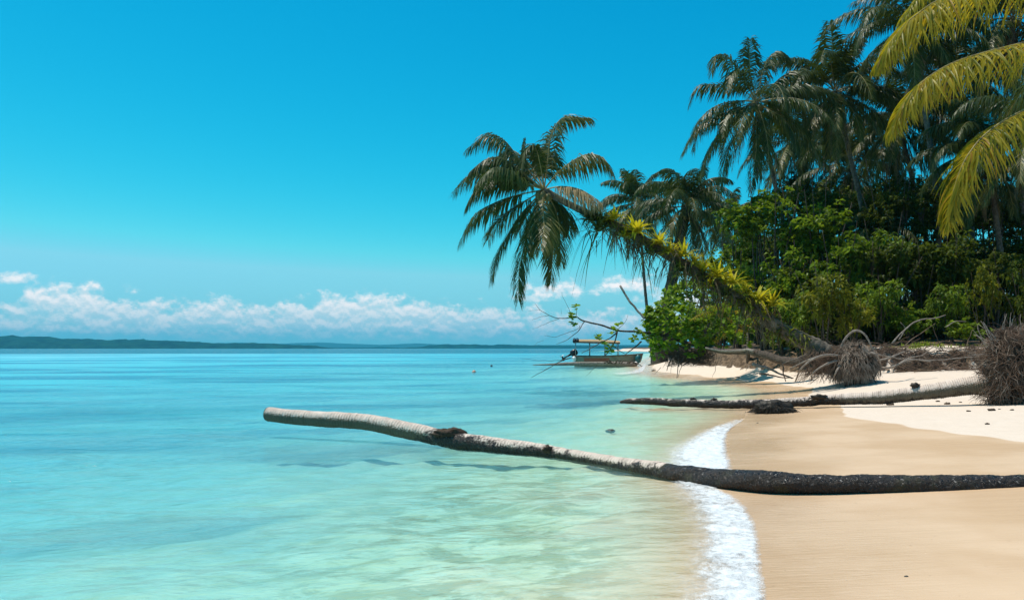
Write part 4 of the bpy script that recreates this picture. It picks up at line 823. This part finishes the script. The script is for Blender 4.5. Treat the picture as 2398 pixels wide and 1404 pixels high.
for ci, (p, v) in enumerate(cl):
    ax = (v + Vector((0, 0, 0.5))).normalized(); S, U = frame(ax); per = rg.randint(6, 9)
    small = ci
    for j in range(per):
        a = j * 2.4 + rg.random(); o_ = rg.uniform(0.55, 1.0); dv = (ax * (1.1 - o_) + (S * math.cos(a) + U * math.sin(a)) * o_ + Vector((0, 0, -0.1))).normalized()
        fr_ = nfront < 298 and rg.random() < 0.9; nfront += fr_
        leaf_at(p + ax * rg.uniform(-0.1, 0.06), dv, rg.uniform(0.17, 0.27), rg, fr_, back)
obj('foliage', back.mesh('foliage', False, tb0), M['leaf_bright'], top, kind='stuff', label='inner leaves of the toppled tree')

# young coconut palms beside the leaning trunk
def young(label, px, py, Y, fr, mats, leaf):
    b = P(px, py, Y); b.z = hz_at(b.x, b.y); root = thing('young_palm', label, 'palm tree', b); C_ = P(px, py, Y); mb = MB()
    tube(mb, [b - Vector((0, 0, .1)), b.lerp(C_, .5), C_], [0.10, 0.08, 0.06], 8); obj('trunk', mb.mesh('trunk', True, b), M['palm_bark'], root)
    for i, (pts, dy) in enumerate(fr): traced(root, b, C_, pts, dy, 900 + i + px, leaf, mats, n=44, wid=0.02, droop=0.6, tint=0.65, dry=0.2)
young('young palm with yellow arching fronds under the leaning trunk', 1752, 778, 38.8, [([(1700, 742), (1655, 730), (1618, 747)], -6.8), ([(1715, 738), (1690, 722), (1660, 714), (1636, 726)], -6.0), ([(1740, 740), (1720, 715), (1690, 720)], -2.8), ([(1760, 745), (1790, 735), (1815, 770)], -1.6), ([(1730, 770), (1700, 775), (1670, 800)], -3.0)], [M['frond_yellow'], M['rachis']], 0.6)
young('young palm with upright green fronds above the lower bromeliads', 1752, 712, 41.0, [([(1742, 660), (1728, 620)], 0.2), ([(1748, 660), (1744, 615)], -0.2), ([(1756, 665), (1762, 625), (1770, 612)], 0.1), ([(1760, 680), (1785, 650), (1800, 660)], -0.3)], [M['grass'], M['rachis']], 0.6)

# ------------------------------------------------------------------ fallen trunks
def log_trunk(name, label, rows, mat, ring_sp, cat_='fallen trunk', n=900, sides=30, wetf=None, knots=(), extra=0.0):
    """rows: photo x, y of the axis, distance, radius (m)"""
    q = [(*P(px, py, Y), r) for px, py, Y, r in rows]; S_ = cat(q, n); pth = [Vector(s[:3]) for s in S_]; mb = MB()
    acc = 0; rings = []; ph = []
    for i in range(n):
        if i: acc += (pth[i] - pth[i - 1]).length
        f = (acc / ring_sp + 0.25 * noise.noise(Vector((acc * 2, 0, 0)))) % 1.0; ph.append(f); rings.append(max(0, 1 - abs(f - 0.5) * 7))
    wet_i = [wetf(CX + p.x / p.y * F, 0.0) for p in pth]
    def rf(i, a, p):
        wq = min(1, max(0, wet_i[i])); k = 1 + (0.08 - 0.055 * wq) * (math.sin(min(ph[i], 0.999) * math.pi) - 0.5) + (0.06 + 0.09 * wq) * fb(p * 2.5 + Vector((math.cos(a), math.sin(a), 0)) * 0.6, 3) + 0.045 * fb(p * 11 + Vector((math.cos(a), 0, math.sin(a))), 2)
        for (kx, h_, w_, aa) in knots:
            k += h_ * math.exp(-((i / n - kx) / w_) ** 2) * max(0, math.cos(a - aa)) ** 1.5 * (1 + 0.5 * fb(p * 9, 3))
        return k
    rad = [float(s[3]) for s in S_]; b = tube(mb, pth, rad, sides, rf)
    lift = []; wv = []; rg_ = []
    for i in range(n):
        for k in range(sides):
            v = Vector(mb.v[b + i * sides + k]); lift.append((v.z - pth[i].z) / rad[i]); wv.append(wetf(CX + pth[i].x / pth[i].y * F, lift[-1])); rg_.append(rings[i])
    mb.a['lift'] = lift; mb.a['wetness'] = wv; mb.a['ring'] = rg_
    root = thing(name, label, cat_, pth[-1]); obj('trunk', mb.mesh('trunk', True, pth[-1]), mat, root); return root, pth, rad
front_rows = [(628, 969, 13.5, 0.118), (700, 977, 13.25, 0.122), (850, 987, 12.8, 0.128), (950, 1006, 12.4, 0.13), (1050, 1029, 12.0, 0.13), (1150, 1042, 11.6, 0.118), (1220, 1049, 11.3, 0.105), (1300, 1060, 11.0, 0.092), (1400, 1077, 10.4, 0.088), (1500, 1094, 9.7, 0.094),
              (1600, 1110, 9.05, 0.106), (1700, 1122, 8.55, 0.110), (1800, 1129, 8.15, 0.110), (1900, 1134, 8.0, 0.108), (2000, 1137, 7.95, 0.106), (2200, 1138, 7.9, 0.102), (2398, 1135, 7.9, 0.104), (2700, 1134, 7.9, 0.105)]
def wet_front(u, l):
    px = u
    return float(np.interp(px, [628, 900, 975, 1030, 1080, 1140, 1200, 1290, 1400, 1470, 1530, 1600, 1750, 2700], [-0.1, 0.02, 0.22, 0.85, 0.90, 0.72, 0.58, 0.74, 0.50, 0.58, 0.66, 0.80, 0.98, 1.1])) - 0.30 * l * (px < 1560)
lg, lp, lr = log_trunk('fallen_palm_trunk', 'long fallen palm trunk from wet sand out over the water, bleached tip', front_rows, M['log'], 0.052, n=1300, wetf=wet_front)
def lump(parent, c, rx, ry, rz, seed, mat, off, name):
    mb = MB(); blob(mb, c, rx, ry, rz, seed, 0.45, 2.2, 24, 14); return obj(name, mb.mesh(name, True, off), mat, parent)
lump(lg, P(1062, 1014, 11.95), 0.20, 0.12, 0.075, 2, M['root_core'], lp[-1], 'burl'); lump(lg, P(1035, 1014, 12.0), 0.14, 0.10, 0.06, 5, M['root_core'], lp[-1], 'burl'); lump(lg, P(1283, 1052, 11.0), 0.08, 0.07, 0.05, 6, M['root_core'], lp[-1], 'burl')
mb = MB(); cN = (lp[0] - lp[3]).normalized(); S, U = frame(cN); vs = [lp[0] + cN * 0.006]; K = 24
for r_ in (0.35, 0.7, 0.98):
    for k in range(K): a = 2 * math.pi * k / K; vs.append(lp[0] + cN * (0.008 - 0.02 * (r_ < 0.5)) + (S * math.cos(a) + U * math.sin(a)) * lr[0] * r_)
fs = [(0, 1 + k, 1 + (k + 1) % K) for k in range(K)] + [(1 + j * K + k, 1 + (j + 1) * K + k, 1 + (j + 1) * K + (k + 1) % K, 1 + j * K + (k + 1) % K) for j in range(2) for k in range(K)]
mb.add(vs, fs); obj('cut_end', mb.mesh('cut_end', False, lp[-1]), M['root_brown'], lg)

rows2 = [(1452, 941, 20.6, 0.03), (1475, 939, 20.5, 0.07), (1540, 940, 20.2, 0.095), (1600, 943, 20.0, 0.10), (1700, 946, 19.7, 0.105), (1800, 944, 19.4, 0.11), (1880, 940, 19.2, 0.115), (1950, 935, 19.0, 0.125), (2050, 931, 18.6, 0.15), (2150, 920, 18.2, 0.165), (2250, 906, 17.9, 0.195), (2305, 899, 17.7, 0.245), (2345, 891, 17.6, 0.30)]
def wet2(u, l):
    px = u
    return float(np.interp(px, [1452, 1800, 1900, 1960, 2020, 2345], [0.85, 0.8, 0.66, 0.52, 0.30, 0.10])) - 0.35 * l
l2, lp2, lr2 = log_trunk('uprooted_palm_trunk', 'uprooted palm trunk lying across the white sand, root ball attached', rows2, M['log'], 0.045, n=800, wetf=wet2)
off2 = lp2[-1]; rb = P(2372, 858, 17.5); mb = MB(); blob(mb, rb + Vector((0.1, 0, -0.15)), 0.60, 0.55, 0.84, 8, 0.6, 2.6, 36, 26); obj('root_core', mb.mesh('root_core', True, off2), M['root_core'], l2)
for j, (mat, nn, rr, sd) in enumerate([('root_brown', 2600, (0.004, 0.010), 1), ('root_grey', 900, (0.003, 0.010), 2)]):
    mb = MB()
    def mk_ball(rg):
        a = rg.uniform(0, 6.28); th = rg.uniform(0.05, 2.9); dv = Vector((math.sin(th) * math.cos(a), math.sin(th) * math.sin(a), math.cos(th)))
        p = rb + Vector((dv.x * 0.55, dv.y * 0.5, dv.z * 0.85 - 0.1)); L = rg.uniform(0.18, 0.5); out = [p]; v = dv.cross(Vector((rg.uniform(-1, 1), rg.uniform(-1, 1), rg.uniform(-1, 1)))).normalized() * 0.9 + dv * rg.uniform(0.0, 0.7) + Vector((0, 0, -0.3)); v.normalize(); p = p + dv * rg.uniform(-0.05, 0.12)
        for k in range(4):
            v = (v + Vector((rg.uniform(-.6, .6), rg.uniform(-.6, .6), rg.uniform(-.7, .3)))).normalized(); p = p + v * (L / 4); p.z = max(p.z, 0.24); out.append(p.copy())
        return out
    strands(mb, nn, None, mk_ball, rr, seed=sd); obj('root_fringe', mb.mesh('root_fringe', True, off2), M[mat], l2, kind='stuff', label='tangled fine roots of the root ball')
for i in range(26):
    rg_ = random.Random(60 + i); a = rg_.uniform(0, 6.28); th = rg_.uniform(0.0, 1.3); dv = Vector((math.sin(th) * math.cos(a), math.sin(th) * math.sin(a), math.cos(th))); p = rb + dv * 0.5; v = dv; pth = [p.copy()]
    for k in range(6): v = (v + Vector((rg_.uniform(-.35, .35), rg_.uniform(-.35, .35), rg_.uniform(-.2, .2)))).normalized(); p = p + v * 0.12; pth.append(p.copy())
    mb = MB(); tube(mb, pth, [0.02 * (1 - 0.8 * k / 6) for k in range(7)], 5); obj('root', mb.mesh('root', True, off2), M['grey_wood'], l2)
lump(l2, P(2143, 902, 18.15), 0.10, 0.07, 0.06, 3, M['weed_dark'], off2, 'burl'); lump(l2, P(1918, 929, 19.0), 0.20, 0.10, 0.06, 4, M['weed_dark'], off2, 'burl'); lump(l2, P(1622, 935, 19.95), 0.09, 0.06, 0.045, 5, M['weed_dark'], off2, 'burl'); lump(l2, P(1672, 936, 19.8), 0.09, 0.06, 0.045, 6, M['weed_dark'], off2, 'burl')

# heap of dark weed and fibre caught in front of the trunk
wc = G(1813, 966, 0.03); wr = thing('weed_heap', 'dark heap of weed and root fibre against the middle fallen trunk', 'weed heap', wc); mb = MB(); blob(mb, wc + Vector((0, 0, 0.06)), 0.42, 0.26, 0.22, 4, 0.35); obj('heap', mb.mesh('heap', True, wc), M['weed_dark'], wr); mb = MB()
def mk_w(rg):
    a = rg.uniform(0, 6.28); r_ = rg.uniform(0.0, 0.42); p = wc + Vector((math.cos(a) * r_, math.sin(a) * r_ * 0.6, 0.24 * (1 - r_ / 0.55))); v = Vector((math.cos(a), math.sin(a) * 0.6, rg.uniform(-0.1, 0.9))).normalized(); out = [p]
    for k in range(3): v = (v + Vector((rg.uniform(-.3, .3), rg.uniform(-.3, .3), -0.45))).normalized(); p = p + v * rg.uniform(0.04, 0.12); p.z = max(p.z, 0.04); out.append(p.copy())
    return out
strands(mb, 700, None, mk_w, (0.004, 0.010), seed=3); obj('fibres', mb.mesh('fibres', True, wc), M['weed_dark'], wr, kind='stuff', label='dark fibres of the heap')

# ------------------------------------------------------------------ bank: root mat, sticks, grass
mb = MB()
def mk_mat(rg):
    u = rg.random(); x = 12.6 + 9.5 * u; y = float(np.interp(x, [11, 12.9, 14.6, 18, 23], [32, 29, 28.2, 28.6, 26.5])) + rg.uniform(-0.1, 0.75); z = hz_at(x, y); z2 = rg.uniform(-0.02, 0.08)
    p = Vector((x, y, z + z2)); out = [p]; v = Vector((rg.uniform(-1, 1), rg.uniform(-0.9, -0.1), rg.uniform(-0.6, 0.3))).normalized(); L = rg.uniform(0.2, 0.7)
    for k in range(3):
        v = (v + Vector((rg.uniform(-.3, .3), -0.1, rg.uniform(-.5, .05)))).normalized(); p = p + v * (L / 3); p.z = max(p.z, 0.62); out.append(p.copy())
    return out
strands(mb, 3800, None, mk_mat, (0.005, 0.013), seed=21)
def mk_twig(rg):
    x = rg.uniform(11.8, 20.5); y = float(np.interp(x, [11, 12.9, 14.6, 18, 23], [32, 29, 28.2, 28.6, 26.5])) + rg.uniform(-0.6, 0.9); p = Vector((x, y, hz_at(x, y) + rg.uniform(0.03, 0.2))); a = rg.uniform(-0.6, 0.6) + (math.pi if rg.random() < 0.5 else 0); out = [p]; e = rg.uniform(-0.1, 0.5); L = rg.uniform(0.15, 0.4)
    for k in range(5): a += rg.uniform(-.35, .35); e += rg.uniform(-.35, .25); p = p + Vector((math.cos(a) * math.cos(e), math.sin(a) * 0.4, math.sin(e))) * L; p.z = max(p.z, hz_at(p.x, p.y) + 0.02); out.append(p.copy())
    return out
strands(mb, 110, None, mk_twig, (0.012, 0.026), seed=33)
obj('root_mat', mb.mesh('root_mat', True), M['root_brown'], kind='stuff', label='brown mat of exposed roots along the sand bank', category='roots')
STK = [([(2020, 820), (2100, 838), (2200, 842), (2310, 832)], 28.0, 0.03, 'long thin grey stick lying along the root mat'), ([(2095, 855), (2130, 838), (2160, 830), (2185, 812)], 27.6, 0.025, 'grey stick slanting up the sand bank'), ([(2090, 803), (2115, 775), (2145, 752), (2185, 745), (2215, 738)], 29.2, 0.032, 'pale bent branch rising from the bank into the jungle'),
       ([(2105, 795), (2120, 770), (2108, 755)], 29.4, 0.022, 'short forked twig beside the pale bent branch'), ([(2215, 765), (2238, 752), (2262, 752)], 29.6, 0.02, 'small curved pale twig before the jungle'), ([Z5(620, 1170), Z5(760, 1200), Z5(900, 1260), Z5(1080, 1330)], 27.0, 0.055, 'pale driftwood branch on the sand left of the root plate'),
       ([Z5(690, 1275), Z5(830, 1295), Z5(960, 1320), Z5(1090, 1325)], 26.5, 0.03, 'thin dark driftwood stick below the pale branch'), ([Z5(965, 1180), Z5(975, 1260), Z5(1005, 1370)], 26.2, 0.03, 'dark stick standing upright in the wet sand'), ([Z5(1260, 1040), Z5(1120, 1100), Z5(960, 1160)], 27.5, 0.03, 'grey stick propped on the toppled trunk'), ([Z5(640, 1140), Z5(560, 1210), Z5(540, 1240)], 27.4, 0.014, 'thin reddish twig on the dry sand')]
for pp, Y, r_, lb in STK:
    q = [P(px, py, Y) for px, py in pp]; pth = [Vector(v) for v in cat([tuple(v) for v in q], 18)]
    for p in pth: p.z = max(p.z, hz_at(p.x, p.y) + 0.01) if 'standing' not in lb else p.z; 
    pth = [p + Vector((noise.noise(p * 4), 0, noise.noise(p * 4 + Vector((5, 0, 0))))) * 0.03 for p in pth]
    root = thing('driftwood_stick', lb, 'stick', pth[0], 'driftwood sticks on the bank'); mb = MB(); tube(mb, pth, [r_ * (1 - 0.55 * i / 17) for i in range(18)], 7, lambda i, a, p: 1 + 0.25 * noise.noise(p * 12)); obj('wood', mb.mesh('wood', True, pth[0]), M['grey_wood'] if 'dark' not in lb else M['brown_wood'], root)
mb = MB(); rg = random.Random(8)
for i in range(900):
    x = rg.uniform(13.5, 21); y = float(np.interp(x, [12.9, 14.6, 18, 23], [29, 28.2, 28.6, 26.5])) + rg.uniform(0.9, 2.4); tall = math.exp(-((x - 15.4) / 0.45) ** 2)
    if rg.random() > 0.28 + tall: continue
    a = rg.uniform(0, 6.28); dv = Vector((math.cos(a) * 0.5, math.sin(a) * 0.5, 1)).normalized(); blade(mb, Vector((x, y, hz_at(x, y) - 0.01)), dv, rg.uniform(0.12, 0.28) * (1 + 0.6 * tall), 0.012, 0.35, rg.random(), 3)
obj('bank_grass', mb.mesh('bank_grass', False), M['grass'], kind='stuff', label='tufts of sunlit grass on the sand bank', category='grass')

# litter on the sand: husk bits and stones
M['litter'] = plain('litter_husk', (0.10, 0.065, 0.04), 0.8, 0.5, 0, 9); M['stone'] = plain('wet_stone', (0.10, 0.09, 0.075), 0.5, 0.4, 0, 9)
LIT = [(2085, 948, 0.09, 'flat brown husk under the middle of the uprooted trunk'), (2218, 946, 0.07, 'small brown husk under the uprooted trunk, nearer the roots'), (2196, 940, 0.05, 'tiny husk left of the one near the roots'), (2268, 963, 0.045, 'small dark husk on white sand below the shadow'), (2322, 961, 0.075, 'larger dark husk on white sand below the root ball'), (2370, 960, 0.04, 'dark crumb on white sand right of the larger husk'),
       (2312, 993, 0.04, 'lone dark husk near the edge of the wet sand'), (2305, 938, 0.05, 'small husk close to the root ball'), (2249, 942, 0.035, 'tiny brown crumb between husks under the trunk'), (2340, 958, 0.025, 'tiny crumb touching the larger husk'), (2122, 1349, 0.012, 'dark pebble on the near wet sand'), (1774, 990, 0.02, 'dark pebble at the water edge beyond the foam'), (1728, 884, 0.06, 'dark pebble on the cove sand'), (1660, 862, 0.09, 'pale stone on the dry cove sand'), (1530, 868, 0.12, 'dark stick fragment at the edge of the cove')]
for i, (px, py, s_, lb) in enumerate(LIT):
    z = 0.2
    for _ in range(4): p = G(px, py, z); z = max(0, hz_at(p.x, p.y))
    p = G(px, py, z); root = thing('beach_husk' if 'husk' in lb else 'beach_pebble', lb, 'husk' if 'husk' in lb else 'pebble', p, 'litter scattered on the sand'); mb = MB(); blob(mb, (0, 0, s_ * 0.25), s_, s_ * 0.7, s_ * 0.38, 20 + i, 0.5, 2.0, 12, 8); obj('husk_shell' if 'husk' in lb else 'stone', mb.mesh('shell', True), M['litter'] if 'husk' in lb else M['stone'], root)
mb = MB(); p = G(1430, 1006); blob(mb, (0, 0, -0.02), 0.085, 0.07, 0.035, 2, 0.4, 2, 14, 10); o = obj('sea_rock', mb.mesh('sea_rock'), M['stone']); o.location = p; o['label'] = 'small dark rock breaking the water beyond the trunk'; o['category'] = 'rock'

# ------------------------------------------------------------------ moored boat, driftwood log beside it, buoys
M['hull_paint'] = plain('hull_paint', (0.22, 0.235, 0.17), 0.45, 0.45, 0, 2.0); M['hull_red'] = plain('hull_red', (0.36, 0.10, 0.055), 0.5, 0.4); M['canopy'] = plain('canopy_canvas', (0.42, 0.29, 0.15), 0.8, 0.15); M['black'] = plain('black_plastic', (0.012, 0.012, 0.014), 0.35, 0.2); M['white'] = plain('white_plastic', (0.75, 0.75, 0.72), 0.4, 0.15); M['teal'] = plain('teal_plastic', (0.015, 0.12, 0.13), 0.4, 0.2); M['steel'] = plain('steel_tube', (0.35, 0.35, 0.34), 0.35, 0.2, 0.7); M['floor_wood'] = plain('boat_wood', (0.12, 0.075, 0.045), 0.7, 0.4); M['orange'] = plain('buoy_orange', (0.62, 0.30, 0.20), 0.5, 0.2)
BY = 68.0; bp = P(1345, 857, BY); bp.z = 0; boat = thing('motor_boat', 'moored open motor boat with tan canopy and dark outboard engine', 'boat', bp, rz=R(-4))
mb = MB(); secs = []; L_ = 5.6; ns, nk = 22, 11                     # stern at x=0, bow at x=L
for i in range(ns):
    u = i / (ns - 1); hb = 0.85 * (1 - max(0, (u - 0.45) / 0.55) ** 2.3) * (0.9 + 0.1 * min(1, u * 4)) + 0.015; sheer = 0.82 + 0.10 * (1 - u) ** 2 * 0.3 + 0.42 * max(0, u - 0.35) ** 1.6; keel = -0.22 + 0.55 * max(0, (u - 0.75) / 0.25) ** 2
    secs.append([(u * L_ + 0.35 * (j / (nk - 1) if j < nk else 0) * max(0, u - 0.7) / 0.3 * 0.6, -hb * math.sin(math.pi / 2 * min(1, (j / (nk - 1)) * 1.25)) , keel + (sheer - keel) * (j / (nk - 1)) ** 1.5) for j in range(nk)])
def hullside(sg, inset, mbx):
    vs = [(x, sg * -(y) * (1 - inset) if False else (y + (inset if y < -inset else 0)) * (1 if sg < 0 else -1), z + inset * 1.2 * (1 - j_ / nk)) for s_ in secs for j_, (x, y, z) in enumerate(s_)]
    fs = [(i * nk + j, (i + 1) * nk + j, (i + 1) * nk + j + 1, i * nk + j + 1) for i in range(ns - 1) for j in range(nk - 1)]
    if sg > 0: fs = [f[::-1] for f in fs]
    mbx.add(vs, fs)
for sg in (-1, 1): hullside(sg, 0.0, mb); hullside(sg, 0.05, mb)
tr = [p for p in secs[0]] + [(x, -y, z) for x, y, z in secs[0][::-1]]; mb.add(tr, [tuple(range(len(tr)))])
hull = obj('hull', mb.mesh('hull', True), M['hull_paint'], boat)
mb = MB()
for sg in (-1, 1): tube(mb, [Vector((s_[-1][0], s_[-1][1] * -sg, s_[-1][2])) for s_ in secs], 0.045, 6)
obj('gunwale', mb.mesh('gunwale'), M['floor_wood'], hull); mb = MB()
for sg in (-1, 1):
    vs = []; 
    for s_ in secs[3:12]: (x, y, z) = s_[-2]; (x2, y2, z2) = s_[-4]; vs += [(x, (y - 0.012) * -sg, z), (x2, (y2 - 0.012) * -sg, z2)]
    mb.add(vs, [(2 * i, 2 * i + 2, 2 * i + 3, 2 * i + 1) for i in range(len(vs) // 2 - 1)])
obj('side_stripe', mb.mesh('side_stripe'), M['hull_red'], hull)
def bx(mb, c, s_, bev=0.0):
    cx, cy, cz = c; a, b, h_ = (q / 2 for q in s_); mb.add([(cx + i * a, cy + j * b, cz + k_ * h_) for k_ in (-1, 1) for j in (-1, 1) for i in (-1, 1)], [(0, 2, 3, 1), (4, 5, 7, 6), (0, 1, 5, 4), (2, 6, 7, 3), (0, 4, 6, 2), (1, 3, 7, 5)])
for x in (1.0, 2.0, 3.0, 4.0):
    mb = MB(); bx(mb, (x, 0, 0.55), (0.28, 1.5 if x < 3.5 else 1.1, 0.05)); bx(mb, (x, 0, 0.25), (0.06, 1.2, 0.55)); obj('bench', mb.mesh('bench', False), M['floor_wood'], boat)
mb = MB(); nx_ = 12
vs = []; 
for i in range(nx_ + 1):
    for j in range(9):
        v_ = j / 8 * 2 - 1; u = i / nx_; vs.append((0.02 + 3.8 * u, v_ * 0.95, 2.10 + 0.16 * (1 - v_ * v_) + 0.05 * math.sin(u * 3.1) - 0.12 * u))
kk = len(vs); vs += [(x, y, z - 0.05) for x, y, z in vs]
fs = [(i * 9 + j, (i + 1) * 9 + j, (i + 1) * 9 + j + 1, i * 9 + j + 1) for i in range(nx_) for j in range(8)]; fs += [tuple(kk + q for q in f[::-1]) for f in fs]
for i in range(nx_):
    for j in (0, 8): a_, b_ = i * 9 + j, (i + 1) * 9 + j; fs.append((a_, b_, kk + b_, kk + a_))
for j in range(8):
    for i in (0, nx_): a_, b_ = i * 9 + j, i * 9 + j + 1; fs.append((a_, b_, kk + b_, kk + a_))
mb.add(vs, fs); can = obj('canopy', mb.mesh('canopy'), M['canopy'], boat); mb = MB()
tube(mb, [Vector((0.0, y, 2.08 + 0.16 * (1 - (y / 0.95) ** 2))) for y in np.linspace(-0.98, 0.98, 9)], 0.15, 8); tube(mb, [Vector((0.25, y, 2.09 + 0.16 * (1 - (y / 0.95) ** 2))) for y in np.linspace(-0.98, 0.98, 9)], 0.14, 8); obj('rolled_curtain', mb.mesh('rolled_curtain'), M['black'], can)
mb = MB()
for sg in (-1, 1): tube(mb, [Vector((0.02 + 3.8 * i / 11, sg * 0.96, 2.02 - 0.01 * i)) for i in range(12)], 0.06, 6)
obj('valance', mb.mesh('valance'), M['floor_wood'], can)
for x in (0.1, 1.3, 2.6, 3.7):
    for sg in (-1, 1): mb = MB(); tube(mb, [Vector((x, sg * 0.80, 0.82)), Vector((x, sg * 0.88, 1.5)), Vector((x, sg * 0.92, 2.08))], 0.028, 6); obj('canopy_post', mb.mesh('canopy_post'), M['steel'], boat)
eng = obj('outboard_engine', None, None, boat); eng.location = (-0.15, 0, 0.95); eng.rotation_euler = (0, R(62), 0)      # tilted up out of the water
mb = MB(); secp = [(0.10, -0.12, 0.20), (0.17, -0.05, 0.26), (0.20, 0.12, 0.30), (0.19, 0.30, 0.30), (0.15, 0.44, 0.25), (0.06, 0.50, 0.14)]
vs = []
for w_, z, l_ in secp:
    for k in range(12): a = 2 * math.pi * k / 12; vs.append((-0.1 + l_ * math.cos(a) * (1 if abs(math.cos(a)) < 0.99 else 0.95), w_ * math.sin(a), z))
fs = [(i * 12 + k, i * 12 + (k + 1) % 12, (i + 1) * 12 + (k + 1) % 12, (i + 1) * 12 + k) for i in range(len(secp) - 1) for k in range(12)] + [tuple(range(11, -1, -1)), tuple(range(60, 72))]
mb.add(vs, fs); obj('cowling', mb.mesh('cowling'), M['black'], eng); mb = MB(); tube(mb, [Vector((-0.1, 0, -0.1)), Vector((-0.1, 0, -0.5)), Vector((-0.08, 0, -0.95))], [0.10, 0.07, 0.06], 8); tube(mb, [Vector((-0.32, 0, -0.86)), Vector((-0.1, 0, -0.88)), Vector((0.12, 0, -0.88))], [0.05, 0.10, 0.05], 8); bx(mb, (-0.12, 0, -0.68), (0.32, 0.2, 0.02)); obj('drive_leg', mb.mesh('drive_leg'), M['black'], eng)
mb = MB()
for k in range(3):
    a = k * 2.094; ca, sa = math.cos(a), math.sin(a); mb.add([(-0.34, 0.03 * ca, -0.86 + 0.03 * sa), (-0.30, 0.16 * ca - 0.07 * sa, -0.86 + 0.16 * sa + 0.07 * ca), (-0.36, 0.20 * ca, -0.86 + 0.20 * sa), (-0.40, 0.14 * ca + 0.07 * sa, -0.86 + 0.14 * sa - 0.07 * ca)], [(0, 1, 2, 3)])
obj('propeller', mb.mesh('propeller', False), M['white'], eng)
for x, z, r_ in ((-0.02, 0.62, 0.19), (0.02, 0.25, 0.16)): mb = MB(); blob(mb, (x, -0.75, z), r_, r_, r_ * 1.15, 1, 0.05, 1, 14, 10); obj('fender', mb.mesh('fender'), M['white'], boat)
mb = MB(); blob(mb, (5.35, -0.5, 0.62), 0.24, 0.24, 0.34, 2, 0.06, 1, 16, 12); obj('fender', mb.mesh('fender'), M['teal'], boat, label='dark teal round fender at the bow'); mb = MB(); blob(mb, (5.15, -0.55, 0.22), 0.2, 0.2, 0.17, 3, 0.06, 1, 14, 10); obj('fender', mb.mesh('fender'), M['white'], boat)
q = [(P(x, y, 64.5), r_) for x, y, r_ in [(1248, 854, 0.03), (1290, 853, 0.09), (1340, 851.5, 0.15), (1400, 851, 0.17), (1460, 852, 0.18), (1492, 853, 0.17)]]
S_ = cat([(*p, r_) for p, r_ in q], 60); dl = thing('driftwood_log', 'long pale log lying in the shallows in front of the boat, tapering left', 'log', S_[-1][:3]); mb = MB(); tube(mb, [Vector(s[:3]) for s in S_], [float(s[3]) for s in S_], 12, lambda i, a, p: 1 + 0.2 * noise.noise(p * 3)); obj('trunk', mb.mesh('trunk', True, S_[-1][:3]), M['grey_wood'], dl)
for i in range(12):
    rg = random.Random(i); p = P(rg.uniform(1405, 1485), 850, 64.2); v = Vector((rg.uniform(-.4, .9), -0.3, rg.uniform(0.2, 1))).normalized(); pth = [p + v * (0.2 * k) + Vector((0, 0, -0.03 * k * k)) for k in range(6)]; mb = MB(); tube(mb, pth, [0.05 * (1 - 0.14 * k) for k in range(6)], 5); obj('branch_stub', mb.mesh('branch_stub', True, S_[-1][:3]), M['brown_wood'], dl)
for i, (px, py, r_, mat, lb) in enumerate([(1110, 871, 0.13, 'orange', 'pale round buoy floating on open water'), (1151, 857, 0.11, 'black', 'small dark buoy floating farther out')]):
    p = G(px, py); b_ = thing('mooring_buoy', lb, 'buoy', p, 'mooring buoys'); mb = MB(); lathe(mb, [(0.001, -r_), (r_ * 0.7, -r_ * 0.7), (r_, 0), (r_ * 0.85, r_ * 0.55), (r_ * 0.4, r_ * 0.92), (0.001, r_)], 14); obj('float', mb.mesh('float'), M[mat], b_); mb = MB(); tube(mb, [Vector((0, 0, r_ * 0.9)), Vector((0, 0, r_ * 1.35))], 0.02, 6); obj('eye', mb.mesh('eye'), M['steel'], b_)
